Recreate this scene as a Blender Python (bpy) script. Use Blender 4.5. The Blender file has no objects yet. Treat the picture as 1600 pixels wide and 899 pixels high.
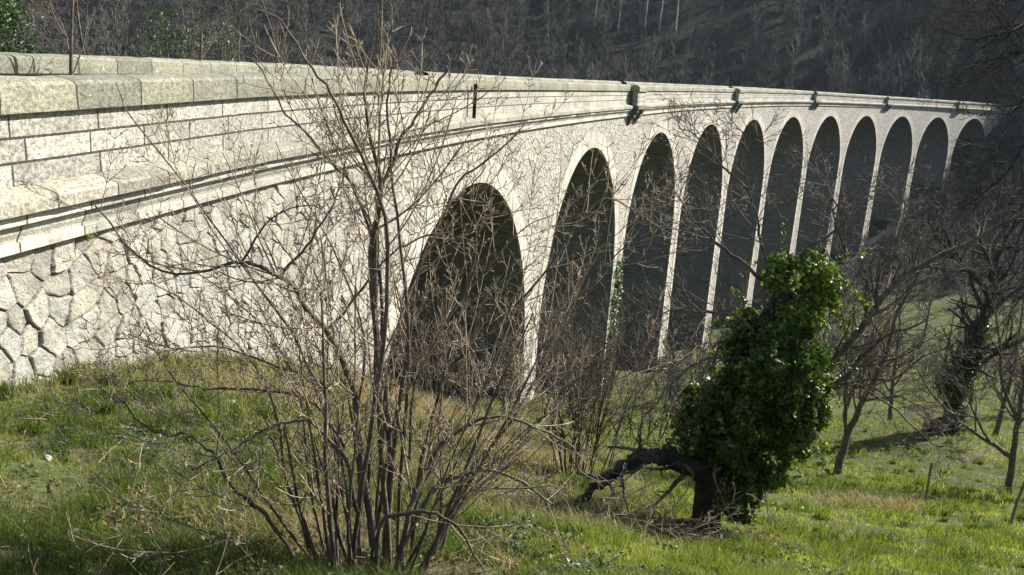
import bpy, math, random
import numpy as np
from mathutils import Vector
random.seed(7); RNG = np.random.default_rng(11)
sc = bpy.context.scene
COL = sc.collection
R = math.radians

# ------------------------------------------------------------------ camera, sky, sun, exposure
F_, PITCH, ROLL = 1386.6, 0.25506, 0.06625
cam_d = bpy.data.cameras.new('camera'); cam = bpy.data.objects.new('camera', cam_d); COL.objects.link(cam)
cam_d.sensor_width = 36; cam_d.lens = 36 * F_ / 1600; cam_d.clip_end = 3000; cam_d.clip_start = .05
from mathutils import Matrix
cam.matrix_world = Matrix.Rotation(math.pi/2 - PITCH, 4, 'X') @ Matrix.Rotation(ROLL, 4, 'Z')
sc.camera = cam

SUN = Vector((.855, .52, 0)).normalized(); EL = R(35)
sun_dir = Vector((SUN.x*math.cos(EL), SUN.y*math.cos(EL), math.sin(EL)))
w = bpy.data.worlds.new('World'); sc.world = w; w.use_nodes = True
nt = w.node_tree; bg = nt.nodes['Background']
sky = nt.nodes.new('ShaderNodeTexSky'); sky.sky_type = 'NISHITA'; sky.sun_disc = False
sky.sun_elevation = EL; sky.sun_rotation = math.atan2(SUN.x, SUN.y)
nt.links.new(sky.outputs[0], bg.inputs[0]); bg.inputs[1].default_value = .07
ld = bpy.data.lights.new('sun', 'SUN'); ld.energy = 4.7; ld.angle = R(.5); ld.color = (1, .965, .90)
lo = bpy.data.objects.new('sun', ld); COL.objects.link(lo); lo.rotation_euler = sun_dir.to_track_quat('Z', 'Y').to_euler()
vs = sc.view_settings; vs.view_transform = 'Standard'; vs.look = 'None'; vs.gamma = 1; vs.exposure = 1.42; vs.use_curve_mapping = False
sc.cycles.max_bounces = 5; sc.cycles.transparent_max_bounces = 4

# ------------------------------------------------------------------ helpers
def tag(o, label=None, cat=None, group=None, kind=None):
    if label: o['label'] = label
    if cat: o['category'] = cat
    if group: o['group'] = group
    if kind: o['kind'] = kind
    return o
def empty(name, loc, label, cat, group=None):
    o = bpy.data.objects.new(name, None); COL.objects.link(o); o.location = loc; o.empty_display_size = .2
    return tag(o, label, cat, group)
def mk(name, V, Fa, mat, parent=None, uv=None, smooth=False, attrs=None):
    """V (n,3) array, Fa (m,k) int array or list of such arrays."""
    me = bpy.data.meshes.new(name)
    V = np.asarray(V, dtype=np.float32)
    Fs = Fa if isinstance(Fa, list) else [Fa]
    Fs = [np.asarray(f, dtype=np.int32) for f in Fs if len(f)]
    loops = np.concatenate([f.ravel() for f in Fs]); cnt = np.concatenate([np.full(len(f), f.shape[1]) for f in Fs])
    me.vertices.add(len(V)); me.vertices.foreach_set('co', V.ravel())
    me.loops.add(len(loops)); me.loops.foreach_set('vertex_index', loops)
    me.polygons.add(len(cnt)); st = np.concatenate([[0], np.cumsum(cnt)[:-1]]).astype(np.int32)
    me.polygons.foreach_set('loop_start', st)
    me.polygons.foreach_set('use_smooth', np.full(len(cnt), smooth))
    if uv is not None:
        l = me.uv_layers.new(name='UVMap'); l.data.foreach_set('uv', np.asarray(uv, dtype=np.float32)[loops].ravel())
    if attrs:
        for k, a in attrs.items():
            at = me.attributes.new(k, 'FLOAT', 'POINT'); at.data.foreach_set('value', np.asarray(a, dtype=np.float32))
    me.update(calc_edges=True); me.validate()
    me.materials.append(mat)
    o = bpy.data.objects.new(name, me); COL.objects.link(o)
    if parent:
        o.parent = parent; o.matrix_parent_inverse = Matrix.Translation(-Vector(parent.location))
    return o
def grid_faces(n, m):
    i = np.arange(n-1)[:, None]*m + np.arange(m-1)[None, :]
    return np.stack([i, i+m, i+m+1, i+1], -1).reshape(-1, 4)
# cheap value noise
_T = RNG.random((256, 256))
def vn(x, y, sc_=1.0, oct_=3):
    x = np.asarray(x)*sc_; y = np.asarray(y)*sc_; r = 0; a = 1; t = 0
    for o in range(oct_):
        xi = np.floor(x).astype(int); yi = np.floor(y).astype(int); fx = x-xi; fy = y-yi
        fx = fx*fx*(3-2*fx); fy = fy*fy*(3-2*fy)
        g = lambda i, j: _T[(i+17*o) % 256, (j+31*o) % 256]
        r = r + a*((g(xi, yi)*(1-fx)+g(xi+1, yi)*fx)*(1-fy)+(g(xi, yi+1)*(1-fx)+g(xi+1, yi+1)*fx)*fy)
        t += a; a *= .5; x = x*2.03; y = y*2.03
    return r/t

# ------------------------------------------------------------------ materials
def newmat(name):
    m = bpy.data.materials.new(name); m.use_nodes = True
    n = m.node_tree; return m, n, n.nodes['Principled BSDF']
def N(n, t, **kw):
    x = n.nodes.new(t)
    for k, v in kw.items(): setattr(x, k, v)
    return x
def noise(n, vec, scale, detail=4, rough=.6):
    x = N(n, 'ShaderNodeTexNoise'); x.inputs['Scale'].default_value = scale; x.inputs['Detail'].default_value = detail
    x.inputs['Roughness'].default_value = rough; n.links.new(vec, x.inputs['Vector']); return x
def ramp(n, fac, stops):
    x = N(n, 'ShaderNodeValToRGB'); e = x.color_ramp.elements
    while len(e) < len(stops): e.new(.5)
    for i, (p, c) in enumerate(stops): e[i].position = p; e[i].color = (*c, 1) if len(c) == 3 else c
    n.links.new(fac, x.inputs[0]); return x
def mix(n, a, b, fac, mode='MIX'):
    x = N(n, 'ShaderNodeMix', data_type='RGBA', blend_type=mode)
    for s, v in ((x.inputs[6], a), (x.inputs[7], b), (x.inputs[0], fac)):
        if isinstance(v, (int, float)): s.default_value = v
        elif isinstance(v, tuple): s.default_value = (*v, 1)
        else: n.links.new(v, s)
    return x.outputs[2]
def bump(n, h, dist, strength=1, prev=None):
    x = N(n, 'ShaderNodeBump'); x.inputs['Distance'].default_value = dist; x.inputs['Strength'].default_value = strength
    n.links.new(h, x.inputs['Height'])
    if prev: n.links.new(prev, x.inputs['Normal'])
    return x.outputs[0]
def math_(n, op, a, b=None):
    x = N(n, 'ShaderNodeMath', operation=op)
    for s, v in zip(x.inputs, (a, b)):
        if v is None: continue
        if isinstance(v, (int, float)): s.default_value = v
        else: n.links.new(v, s)
    return x.outputs[0]
STONE = (.50, .465, .39)
def stone_base(n, vec, col=STONE, lichen=.35, streak=True):
    """granite colour with fine speckle, lichen and water stains; returns colour socket, fine height"""
    a = noise(n, vec, 32, 4, .75); b = noise(n, vec, 2.2, 5, .65); c = noise(n, vec, 9, 5, .7)
    d = tuple(x*.62 for x in col); l = tuple(min(1, x*1.2) for x in col)
    c1 = ramp(n, b.outputs[0], [(.3, d), (.52, col), (.75, l)]).outputs[0]
    sp = ramp(n, a.outputs[0], [(.36, (.42, .42, .40)), (.50, (1, 1, 1))]).outputs[0]
    c2 = mix(n, c1, sp, .8, 'MULTIPLY')
    lf = ramp(n, c.outputs[0], [(.55, (0, 0, 0)), (.66, (1, 1, 1))]).outputs[0]
    c3 = mix(n, c2, (.19, .19, .13), math_(n, 'MULTIPLY', lf, lichen))
    if lichen > .5:
        g1 = noise(n, vec, 17, 6, .75); g2 = noise(n, vec, 5, 5, .7)
        c3 = mix(n, c3, (.10, .10, .065), math_(n, 'MULTIPLY', ramp(n, g1.outputs[0], [(.47, (0, 0, 0)), (.56, (1, 1, 1))]).outputs[0], .65))
        c3 = mix(n, c3, (.62, .60, .50), math_(n, 'MULTIPLY', ramp(n, g2.outputs[0], [(.62, (0, 0, 0)), (.67, (1, 1, 1))]).outputs[0], .8))
    if streak:
        mp = N(n, 'ShaderNodeMapping'); mp.inputs['Scale'].default_value = (3.2, .35, 1); n.links.new(vec, mp.inputs[0])
        s = noise(n, mp.outputs[0], 1.0, 4, .65)
        sf = ramp(n, s.outputs[0], [(.56, (0, 0, 0)), (.72, (1, 1, 1))]).outputs[0]
        c3 = mix(n, c3, (.20, .185, .15), math_(n, 'MULTIPLY', sf, .75))
        mp2 = N(n, 'ShaderNodeMapping'); mp2.inputs['Scale'].default_value = (1.1, .12, 1); mp2.inputs['Location'].default_value = (7, 3, 0); n.links.new(vec, mp2.inputs[0])
        s2 = noise(n, mp2.outputs[0], 1.6, 6, .75)
        c3 = mix(n, c3, (.12, .115, .10), math_(n, 'MULTIPLY', ramp(n, s2.outputs[0], [(.60, (0, 0, 0)), (.72, (1, 1, 1))]).outputs[0], .7))
    return c3, a.outputs[0], b.outputs[0]
def uvnode(n): return N(n, 'ShaderNodeUVMap', uv_map='UVMap').outputs[0]

def mat_rubble():
    m, n, p = newmat('rubble_masonry'); uv = uvnode(n)
    mp = N(n, 'ShaderNodeMapping'); mp.inputs['Scale'].default_value = (1, 1.25, 1); n.links.new(uv, mp.inputs[0])
    dn = noise(n, uv, 3, 2); dv = mix(n, mp.outputs[0], dn.outputs[1], .06)
    v = N(n, 'ShaderNodeTexVoronoi', feature='DISTANCE_TO_EDGE', voronoi_dimensions='2D'); v.inputs['Scale'].default_value = 2.5; n.links.new(dv, v.inputs['Vector'])
    v2 = N(n, 'ShaderNodeTexVoronoi', feature='F1', voronoi_dimensions='2D'); v2.inputs['Scale'].default_value = 2.5; n.links.new(dv, v2.inputs['Vector'])
    c, f, b = stone_base(n, uv, (.44, .42, .365), .25)
    tint = ramp(n, N(n, 'ShaderNodeSeparateColor').outputs[0], [(0, (.78, .76, .72)), (1, (1.08, 1.05, 1))])
    n.links.new(v2.outputs['Color'], tint.inputs[0].links[0].from_node.inputs[0])
    c = mix(n, c, tint.outputs[0], 1.0, 'MULTIPLY')
    j = ramp(n, v.outputs[0], [(.0, (0, 0, 0)), (.05, (.6, .6, .6)), (.16, (1, 1, 1))]).outputs[0]
    jc = ramp(n, v.outputs[0], [(.012, (.62, .59, .54)), (.045, (1, 1, 1))]).outputs[0]
    c = mix(n, c, jc, .8, 'MULTIPLY')
    n.links.new(c, p.inputs['Base Color']); p.inputs['Roughness'].default_value = .9
    nb = noise(n, uv, 7, 4, .6)
    h = bump(n, j, .05); h = bump(n, nb.outputs[0], .11, 1, h); h = bump(n, f, .012, 1, h)
    n.links.new(h, p.inputs['Normal']); return m
def mat_rubble_near():
    m, n, p = newmat('rubble_masonry_near'); uv = uvnode(n)
    c, f, b = stone_base(n, uv, (.44, .42, .365), .35, False)
    r = N(n, 'ShaderNodeAttribute', attribute_name='stone'); e = N(n, 'ShaderNodeAttribute', attribute_name='edge')
    tint = ramp(n, r.outputs['Fac'], [(0, (.62, .61, .60)), (.3, (.9, .86, .78)), (.6, (.82, .84, .84)), (1, (1.05, 1.02, .96))])
    c = mix(n, c, tint.outputs[0], 1.0, 'MULTIPLY')
    jc = ramp(n, e.outputs['Fac'], [(.0, (.30, .28, .25)), (.008, (.55, .53, .49)), (.016, (1, 1, 1))]).outputs[0]
    c = mix(n, c, jc, .8, 'MULTIPLY')
    n.links.new(c, p.inputs['Base Color']); p.inputs['Roughness'].default_value = .9
    h = bump(n, noise(n, uv, 22, 4, .7).outputs[0], .03); h = bump(n, f, .010, 1, h)
    n.links.new(h, p.inputs['Normal']); return m
def mat_ashlar(name, bw, rh, col=STONE, lichen=.3, mortar=.012, offset=.5, sq=1.0, depth=.012, streak=True, jdark=.35):
    m, n, p = newmat(name); uv = uvnode(n)
    dn = noise(n, uv, 1.1, 2); dv = mix(n, uv, dn.outputs[1], .012)
    br = N(n, 'ShaderNodeTexBrick'); br.offset = offset; br.squash = sq; br.squash_frequency = 2; br.offset_frequency = 2
    for k, v in (('Scale', 1), ('Mortar Size', mortar), ('Mortar Smooth', .3), ('Brick Width', bw), ('Row Height', rh), ('Bias', 0)): br.inputs[k].default_value = v
    br.inputs['Color1'].default_value = (.70, .69, .67, 1); br.inputs['Color2'].default_value = (1.1, 1.06, 1, 1); br.inputs['Mortar'].default_value = (jdark, jdark, jdark*.9, 1)
    n.links.new(dv, br.inputs['Vector'])
    c, f, b = stone_base(n, uv, col, lichen, streak)
    c = mix(n, c, br.outputs[0], 1.0, 'MULTIPLY')
    n.links.new(c, p.inputs['Base Color']); p.inputs['Roughness'].default_value = .88
    inv = math_(n, 'SUBTRACT', 1, br.outputs['Fac'])
    h = bump(n, inv, depth); h = bump(n, noise(n, uv, 14, 5, .7).outputs[0], .022, 1, h); h = bump(n, f, .008, 1, h)
    n.links.new(h, p.inputs['Normal']); return m
def simple(name, c1, c2, scale=8, rough=.9, bd=.01, spec=.3, detail=5):
    m, n, p = newmat(name); g = N(n, 'ShaderNodeTexCoord').outputs['Object']
    a = noise(n, g, scale, detail, .65)
    n.links.new(ramp(n, a.outputs[0], [(.35, c1), (.65, c2)]).outputs[0], p.inputs['Base Color'])
    p.inputs['Roughness'].default_value = rough; p.inputs['Specular IOR Level'].default_value = spec
    if bd: n.links.new(bump(n, noise(n, g, scale*3, 4).outputs[0], bd), p.inputs['Normal'])
    return m
def leafmat(name, c1, c2, trans=.4, rough=.5, spec=.4, patch=.5, c3=None):
    m, n, p = newmat(name); geo = N(n, 'ShaderNodeNewGeometry')
    rv = N(n, 'ShaderNodeAttribute', attribute_name='tint')
    col = ramp(n, rv.outputs['Fac'], [(0, c1), (.75, c2), (1, c3 or c2)]).outputs[0]
    tr = N(n, 'ShaderNodeBsdfTranslucent'); n.links.new(mix(n, col, (1.25, 1.3, .7), 1, 'MULTIPLY'), tr.inputs[0])
    n.links.new(col, p.inputs['Base Color']); p.inputs['Roughness'].default_value = rough; p.inputs['Specular IOR Level'].default_value = spec
    ms = N(n, 'ShaderNodeMixShader'); ms.inputs[0].default_value = trans
    n.links.new(p.outputs[0], ms.inputs[1]); n.links.new(tr.outputs[0], ms.inputs[2])
    n.links.new(ms.outputs[0], n.nodes['Material Output'].inputs[0]); return m

M = dict(
    rubble=mat_rubble(), rubble_near=mat_rubble_near(),
    parapet=mat_ashlar('parapet_ashlar', 1.02, .2493, (.52, .50, .44), .7, .015, .37, 1.35, .025, True, .10),
    coping=mat_ashlar('coping_stone', 1.15, 40, (.32, .315, .235), .75, .016, 0, 1.0, .02, False, .12),
    ledge=mat_ashlar('ledge_stone', 1.0, 40, (.42, .395, .32), .6, .014, 0, 1.0, .015, False, .15),
    cornice=mat_ashlar('cornice_stone', 1.0, 40, (.52, .50, .44), .4, .014, 0, 1.0, .012, False, .15),
    ring=mat_ashlar('voussoir_stone', .42, .85, (.54, .51, .44), .25, .012, .5, 1.0, .010, False, .6),
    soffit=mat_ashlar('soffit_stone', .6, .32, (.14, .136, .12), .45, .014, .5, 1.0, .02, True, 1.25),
    shade_stone=mat_ashlar('shade_darkened_stone', 1.0, 40, (.15, .145, .125), .6, .012, 0, 1.0, .012, False, .3),  # lichened stone, colour darkened to paint in shade on refuge sides and corbels
    iron=simple('rusty_iron', (.02, .015, .012), (.05, .03, .02), 20),
    bark=simple('pale_bark', (.14, .10, .065), (.36, .285, .19), 14, .8, .006),
    bark_mid=simple('grey_brown_bark', (.06, .044, .031), (.15, .118, .086), 10, .85, .01),
    bark_dark=simple('dark_bark', (.02, .017, .013), (.06, .05, .038), 8, .95, .03),
    bark_far=simple('distant_bark', (.045, .043, .037), (.10, .097, .085), .12, .95, 0),
    birch=simple('birch_bark', (.35, .35, .33), (.7, .7, .66), 3, .8, 0),
    rock=simple('pale_rock', (.18, .175, .15), (.38, .365, .32), 12, .9, .01),
    post=simple('weathered_post', (.12, .10, .07), (.26, .22, .16), 20, .9, .004),
    wire=simple('fence_wire', (.10, .09, .08), (.22, .2, .18), 20, .5, 0),
    grass=leafmat('grass_blades', (.055, .085, .018), (.225, .26, .045), .5, .5, .3, c3=(.38, .33, .16)),
    dry=leafmat('dry_grass', (.20, .16, .08), (.36, .30, .17), .3, .7, .2),
    litter=leafmat('dead_leaves', (.07, .04, .02), (.20, .13, .07), .15, .8, .2),
    ivy=leafmat('ivy_leaves', (.03, .06, .010), (.12, .18, .022), .42, .42, .5, c3=(.36, .42, .055)),
    ever=leafmat('evergreen_leaves', (.015, .04, .01), (.06, .10, .02), .25, .45, .4),
    road=simple('road_gravel', (.10, .10, .09), (.18, .17, .15), 6, .95, .01),
)
def mat_ground():
    m, n, p = newmat('meadow_soil'); g = N(n, 'ShaderNodeNewGeometry').outputs['Position']
    a = noise(n, g, .9, 6, .7); b = noise(n, g, 9, 5, .7); c = noise(n, g, .06, 3, .5)
    col = ramp(n, a.outputs[0], [(.33, (.04, .055, .018)), (.5, (.075, .088, .03)), (.66, (.12, .10, .06))]).outputs[0]
    col = mix(n, col, ramp(n, b.outputs[0], [(.3, (.4, .4, .4)), (.6, (1.15, 1.15, 1.15))]).outputs[0], .9, 'MULTIPLY')
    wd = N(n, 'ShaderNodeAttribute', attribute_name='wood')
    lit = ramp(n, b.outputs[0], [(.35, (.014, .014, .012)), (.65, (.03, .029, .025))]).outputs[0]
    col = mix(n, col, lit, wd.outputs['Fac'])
    n.links.new(col, p.inputs['Base Color']); p.inputs['Roughness'].default_value = 1; p.inputs['Specular IOR Level'].default_value = .1
    h = bump(n, b.outputs[0], .05); n.links.new(h, p.inputs['Normal']); return m
M['ground'] = mat_ground()

# ------------------------------------------------------------------ the line of the viaduct (plan arc that curves round the valley)
X0, Y0, PH, KC, Z0, GR, LB, S1 = -4.54945, 12.23791, 1.37659, -0.00321, -1.64786, -0.01297, 18.16912, 14.69459
HP, ZC, ZCR, AR, BAT, WD = .747, -.723, -2.0127, 7.94824, .02, 5.4
def axis(s):
    s = np.asarray(s, float); h = PH + KC*s
    return X0+(np.sin(h)-math.sin(PH))/KC, Y0-(np.cos(h)-math.cos(PH))/KC, np.sin(h), -np.cos(h)
_ds = [-40, -3.7, -1.3, 1.8, 6.5, 14, 31, 42, 78, 110, 145, 220]
_dz = [-.04, -.04, -.007, .043, .07, .06, -.04, -.09, -.07, .03, .0, .0]
def deck(s): return Z0+GR*np.asarray(s, float)+np.interp(s, _ds, _dz)
def wp(s, off, z):
    """world points for station s, offset off (towards the valley side seen), height z relative to the deck ledge"""
    s, off, z = np.broadcast_arrays(np.asarray(s, float), off, z)
    x, y, nx, ny = axis(s); return np.stack([x+off*nx, y+off*ny, deck(s)+z], -1)
def ray(px, py):
    u = (px-800)/F_; w_ = -(py-449.5)/F_
    X = u*math.cos(ROLL)-w_*math.sin(ROLL); Z = u*math.sin(ROLL)+w_*math.cos(ROLL)
    return X, math.cos(PITCH)+math.sin(PITCH)*Z, -math.sin(PITCH)+math.cos(PITCH)*Z
def at(px, py, Y):
    a, b, c = ray(px, py); return Vector((a/b*Y, Y, c/b*Y))

# ------------------------------------------------------------------ terrain
_ws = [-40, -3.7, -1.8, 1.8, 7.9, 15, 26, 46.7, 70, 89, 106, 125, 140, 157, 173, 190, 203, 212, 225]
_wz = [-2.6, -3.82, -4.27, -5.42, -7.9, -10.9, -15.4, -21.5, -26.5, -28.9, -30.2, -31.0, -29.8, -27.8, -23.2, -17.5, -10, -4.5, 0]
ctl = [(0, 0, -1.65), (-2.7, 4.2, -2.95), (3, -6, -1.3), (-8, -8, -1.4), (0.12, 5.1, -3.28), (5.3, 8.0, -4.9), (2.85, 11, -6.15), (9.9, 24, -11.1),
       (17.6, 33, -13.9), (15, 24, -11.6), (8.5, 16, -8.1), (1.0, 8.0, -4.6), (53, 120, -28.6), (35, 70, -23.5), (14, 7, -5.4), (30, 20, -11.5), (60, 40, -15), (100, 90, -16),
       (45, 100, -27.5), (20, 50, -19), (80, 120, -22), (110, 150, -8), (140, 120, 5), (160, 190, 30), (40, -20, -4), (-10, 12, -4), (2, 22, -10.5)]
for s, z in list(zip(_ws, _wz)):
    q = wp(s, 1.0, 0)[()]; ctl.append((q[0], q[1], z))
    q = wp(s, -7, 0)[()]; ctl.append((q[0], q[1], z-.3 if s > 0 else z))
ctl += [(-25, 30, -7), (-50, 60, -12), (-30, 90, -18), (-10, 130, -22), (20, 170, -20), (-90, 100, -5), (-80, 180, 12), (0, 230, 8), (60, 240, 16), (110, 240, 22), (0, 330, 62),
        (120, 330, 72), (-100, 300, 58), (250, 260, 75), (250, 400, 130), (0, 450, 115), (-200, 200, 40), (-200, 450, 110), (400, 300, 130), (300, 100, 50), (-60, 0, -3), (100, -40, -5)]
ctl = np.array(ctl, float); C = ctl[:, :2]/50
def _ker(d): return d   # linear kernel: tight, no overshoot
_D = np.linalg.norm(C[:, None]-C[None], axis=-1); n_ = len(C)
_A = np.zeros((n_+3, n_+3)); _A[:n_, :n_] = np.sqrt(_D**2+.0025)+np.eye(n_)*-.002
_A[:n_, n_:] = np.c_[np.ones(n_), C]; _A[n_:, :n_] = _A[:n_, n_:].T
_W = np.linalg.solve(_A, np.r_[ctl[:, 2], 0, 0, 0])
def terr(x, y):
    x = np.atleast_1d(np.asarray(x, float)).ravel(); y = np.atleast_1d(np.asarray(y, float)).ravel(); o = np.zeros(len(x))
    for i in range(0, len(x), 50000):
        X = np.c_[x[i:i+50000], y[i:i+50000]]/50
        d = np.sqrt(((X[:, None]-C[None])**2).sum(-1)+.0025)
        o[i:i+50000] = d@_W[:n_]+_W[n_]+X@_W[n_+1:]
    dist = np.hypot(x, y)
    o += (vn(x, y, .7, 3)-.5)*.28*np.clip(dist/6, .4, 1)+(vn(x+50, y, 2.6, 2)-.5)*.16+(vn(x, y+90, .12, 2)-.5)*np.clip((dist-15)/10, 0, 1.6)
    return o
def gz(x, y): return float(terr([x], [y])[0])
def ground_at(px, py, y0=3, y1=400):
    a, b, c = ray(px, py); Y = np.exp(np.linspace(math.log(y0), math.log(y1), 900)); z = terr(a/b*Y, Y)
    i = np.argmax(z > c/b*Y); 
    if i == 0: i = len(Y)-1
    return Vector((a/b*Y[i], Y[i], float(z[i])))
def wall_offset(x, y):
    """signed distance towards the camera side of the wall face, and station"""
    cx = X0-math.sin(PH)/KC; cy = Y0+math.cos(PH)/KC; Rr = 1/abs(KC)
    d = np.hypot(x-cx, y-cy); th = np.arctan2(y-cy, x-cx)
    # on the arc position vector = (sin h, -cos h)/KC with KC<0 -> (-sin h, cos h)*R
    h = np.arctan2(-(x-cx), (y-cy)); s = (h-PH)/KC
    return Rr-d, s
def axis_coords(a, b, step0, growth, c):
    pts = [c]; st = step0
    while pts[-1] < b: pts.append(pts[-1]+st); st = min(st*growth, 9)
    st = step0; lo_ = [c]
    while lo_[-1] > a: lo_.append(lo_[-1]-st); st = min(st*growth, 9)
    return np.array(lo_[:0:-1]+pts)
gx = axis_coords(-420, 620, .14, 1.018, 0); gy = axis_coords(-150, 700, .14, 1.018, 6)
GX, GY = np.meshgrid(gx, gy, indexing='ij'); GZ = terr(GX, GY).reshape(GX.shape)
off_, s_ = wall_offset(GX, GY)
# the abutment is filled: keep soil below the road bed between the parapets
inside = (off_ < -.05) & (off_ > -6.0) & (s_ < 6)
GZ = np.where(inside, np.minimum(GZ, deck(np.clip(s_, -60, 230))-1.2), GZ)
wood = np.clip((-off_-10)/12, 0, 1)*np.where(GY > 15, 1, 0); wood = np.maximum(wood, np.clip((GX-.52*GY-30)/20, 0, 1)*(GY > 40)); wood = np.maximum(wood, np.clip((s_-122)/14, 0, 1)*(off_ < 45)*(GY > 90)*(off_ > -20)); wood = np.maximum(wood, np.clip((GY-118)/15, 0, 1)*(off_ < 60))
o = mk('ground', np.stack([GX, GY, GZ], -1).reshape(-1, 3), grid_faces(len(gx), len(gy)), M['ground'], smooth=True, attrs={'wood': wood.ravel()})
o.data.flip_normals(); tag(o, kind='structure')

# ------------------------------------------------------------------ viaduct
VO = Vector(wp(S1, -2.7, -3)[()]); viaduct = empty('viaduct', VO, 'long curved pale granite railway viaduct with eleven tall arches and stone parapets', 'viaduct')
def extrude(name, prof, s, mat, parent, caps=True, uvscale=1, uoff=0):
    prof = np.array(prof, float); s = np.asarray(s, float)
    L = np.r_[0, np.cumsum(np.hypot(*np.diff(prof, axis=0).T))]
    V = wp(s[:, None], prof[None, :, 0], prof[None, :, 1]).reshape(-1, 3)
    uv = np.stack(np.broadcast_arrays(s[:, None]+uoff, L[None, :]), -1).reshape(-1, 2)
    Fa = [grid_faces(len(s), len(prof))]
    if caps:
        m = len(prof); Fa += [np.arange(m)[None, ::-1], (np.arange(m)+(len(s)-1)*m)[None, :]]
    return mk(name, V, Fa, mat, parent, uv=uv)
SA, SE = -14, 214
def srange(a, b, st=.5): return np.linspace(a, b, max(2, int((b-a)/st)+1))
def jit(prof, s): pass
REF = [S1+(1.5+2*i)*LB for i in range(5)]    # refuges on the near side
RH = 1.05                                     # half length of a refuge
# parapet courses (near): closed profile. UV v=0 at the foot of the outer face
def parapet(a, b, off=0, name='parapet'):
    return extrude(name, [(off, 0.001), (off, HP), (off-.42, HP), (off-.42, -.1)], srange(a, b), M['parapet'], viaduct)
def coping(a, b, o0=.07, o1=-.52, z=HP, name='coping', seed=1):
    s = np.arange(a, b+.001, .1 if a < 20 else .5); s = np.unique(np.r_[s, b])
    prof = [(o0, z), (o0+.008, z+.14), (o0, z+.28), (o0-.03, z+.315), (o0-.12, z+.335), ((o0+o1)/2, z+.36), (o1+.06, z+.33), (o1, z+.29), (o1, z), (o0, z)]
    prof = np.array(prof)
    L = np.r_[0, np.cumsum(np.hypot(*np.diff(prof, axis=0).T))]
    S, Lg = np.meshgrid(s, L, indexing='ij')
    O = np.broadcast_to(prof[:, 0], S.shape).copy(); Z = np.broadcast_to(prof[:, 1], S.shape).copy()
    # every block sits a little differently, corners are worn
    blk = np.floor(S/1.15); w = (vn(S*3+seed*9, Lg*3, 1.0, 3)-.5)*.045; bj = (vn(blk*7.3+seed, blk*0, 1, 1)-.5)*.03
    up = (Z > z+.01); O = O+np.where(up, bj+w*.6, 0); Z = Z+np.where(up, w*.6+bj*.4, 0)
    V = wp(S, O, Z).reshape(-1, 3)
    return mk(name, V, [grid_faces(len(s), len(prof))], M['coping'], viaduct, uv=np.stack([S, Lg], -1).reshape(-1, 2), smooth=False)
edges = [SA]
for r in REF: edges += [r-RH, r+RH]
edges.append(SE)
for a, b in zip(edges[::2], edges[1::2]):
    parapet(a, b); coping(a, b)
FREF = [S1+(.5+2*i)*LB for i in range(5)]
e2 = [SA]
for r in FREF: e2 += [r-.75, r+.75]
e2.append(SE)
for a, b in zip(e2[::2], e2[1::2]):
    extrude('parapet', [(-WD-.42, -.3), (-WD-.42, HP), (-WD, HP), (-WD, -.1)], srange(a, b), M['parapet'], viaduct)
    coping(a, b, -WD+.08, -WD-.52, name='coping', seed=5)
for r in FREF:   # recess in the far parapet: lower wall set back outwards
    extrude('refuge_back', [(-WD-1.2, -.3), (-WD-1.2, HP+.12), (-WD-.85, HP+.12), (-WD-.85, -.1)], srange(r-1, r+1), M['coping'], viaduct)
    extrude('refuge_slab', [(-WD-.42, -.1), (-WD-1.3, -.1), (-WD-1.3, -.35), (-WD-.4, -.35)], srange(r-1, r+1), M['ledge'], viaduct)
# ledge + moulded cornice (near side)
s = np.arange(SA, SE, .1); s = np.r_[s[s < 40], np.arange(40, SE+.1, .5)]
pf = np.array([(-.02, .012), (.02, .004), (.16, -.03), (.28, -.065), (.305, -.09), (.305, -.215), (.27, -.225)])
L = np.r_[0, np.cumsum(np.hypot(*np.diff(pf, axis=0).T))]
S, Lg = np.meshgrid(s, L, indexing='ij'); O = np.broadcast_to(pf[:, 0], S.shape).copy(); Z = np.broadcast_to(pf[:, 1], S.shape).copy()
bj = (vn(np.floor(S)*5.1, S*0, 1, 1)-.5)*.03; wv = (vn(S*2.7, Lg*4+3, 1, 3)-.5)*.05; k_ = (O > .1); O = O+np.where(k_, bj+wv*.5, 0); Z = Z+np.where(O > .05, wv*.6, 0)*(Lg < .42)
mk('ledge', wp(S, O, Z).reshape(-1, 3), grid_faces(len(s), len(pf)), M['ledge'], viaduct, uv=np.stack([S, Lg], -1).reshape(-1, 2))
ss = srange(SA, SE)
extrude('cornice', [(.28, -.222), (.215, -.222), (.215, -.335), (.20, -.345), (.135, -.37), (.135, -.385), (.12, -.44), (.085, -.50), (.075, -.54), (.11, -.545), (.11, -.645), (.09, -.66), (-.05, -.66)], ss, M['cornice'], viaduct, caps=False, uoff=.37)
extrude('cornice', [(-WD-.7, -.1), (-WD-.7, -.35), (-WD-.45, -.6), (-WD-.42, -.7)], ss, M['ledge'], viaduct, caps=False)
o = mk('road', wp(ss[:, None], np.array([-.42, -2.7, -WD])[None], np.array([-.08, -.03, -.08])[None]).reshape(-1, 3), grid_faces(len(ss), 3), M['road']); tag(o, kind='structure')

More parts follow.
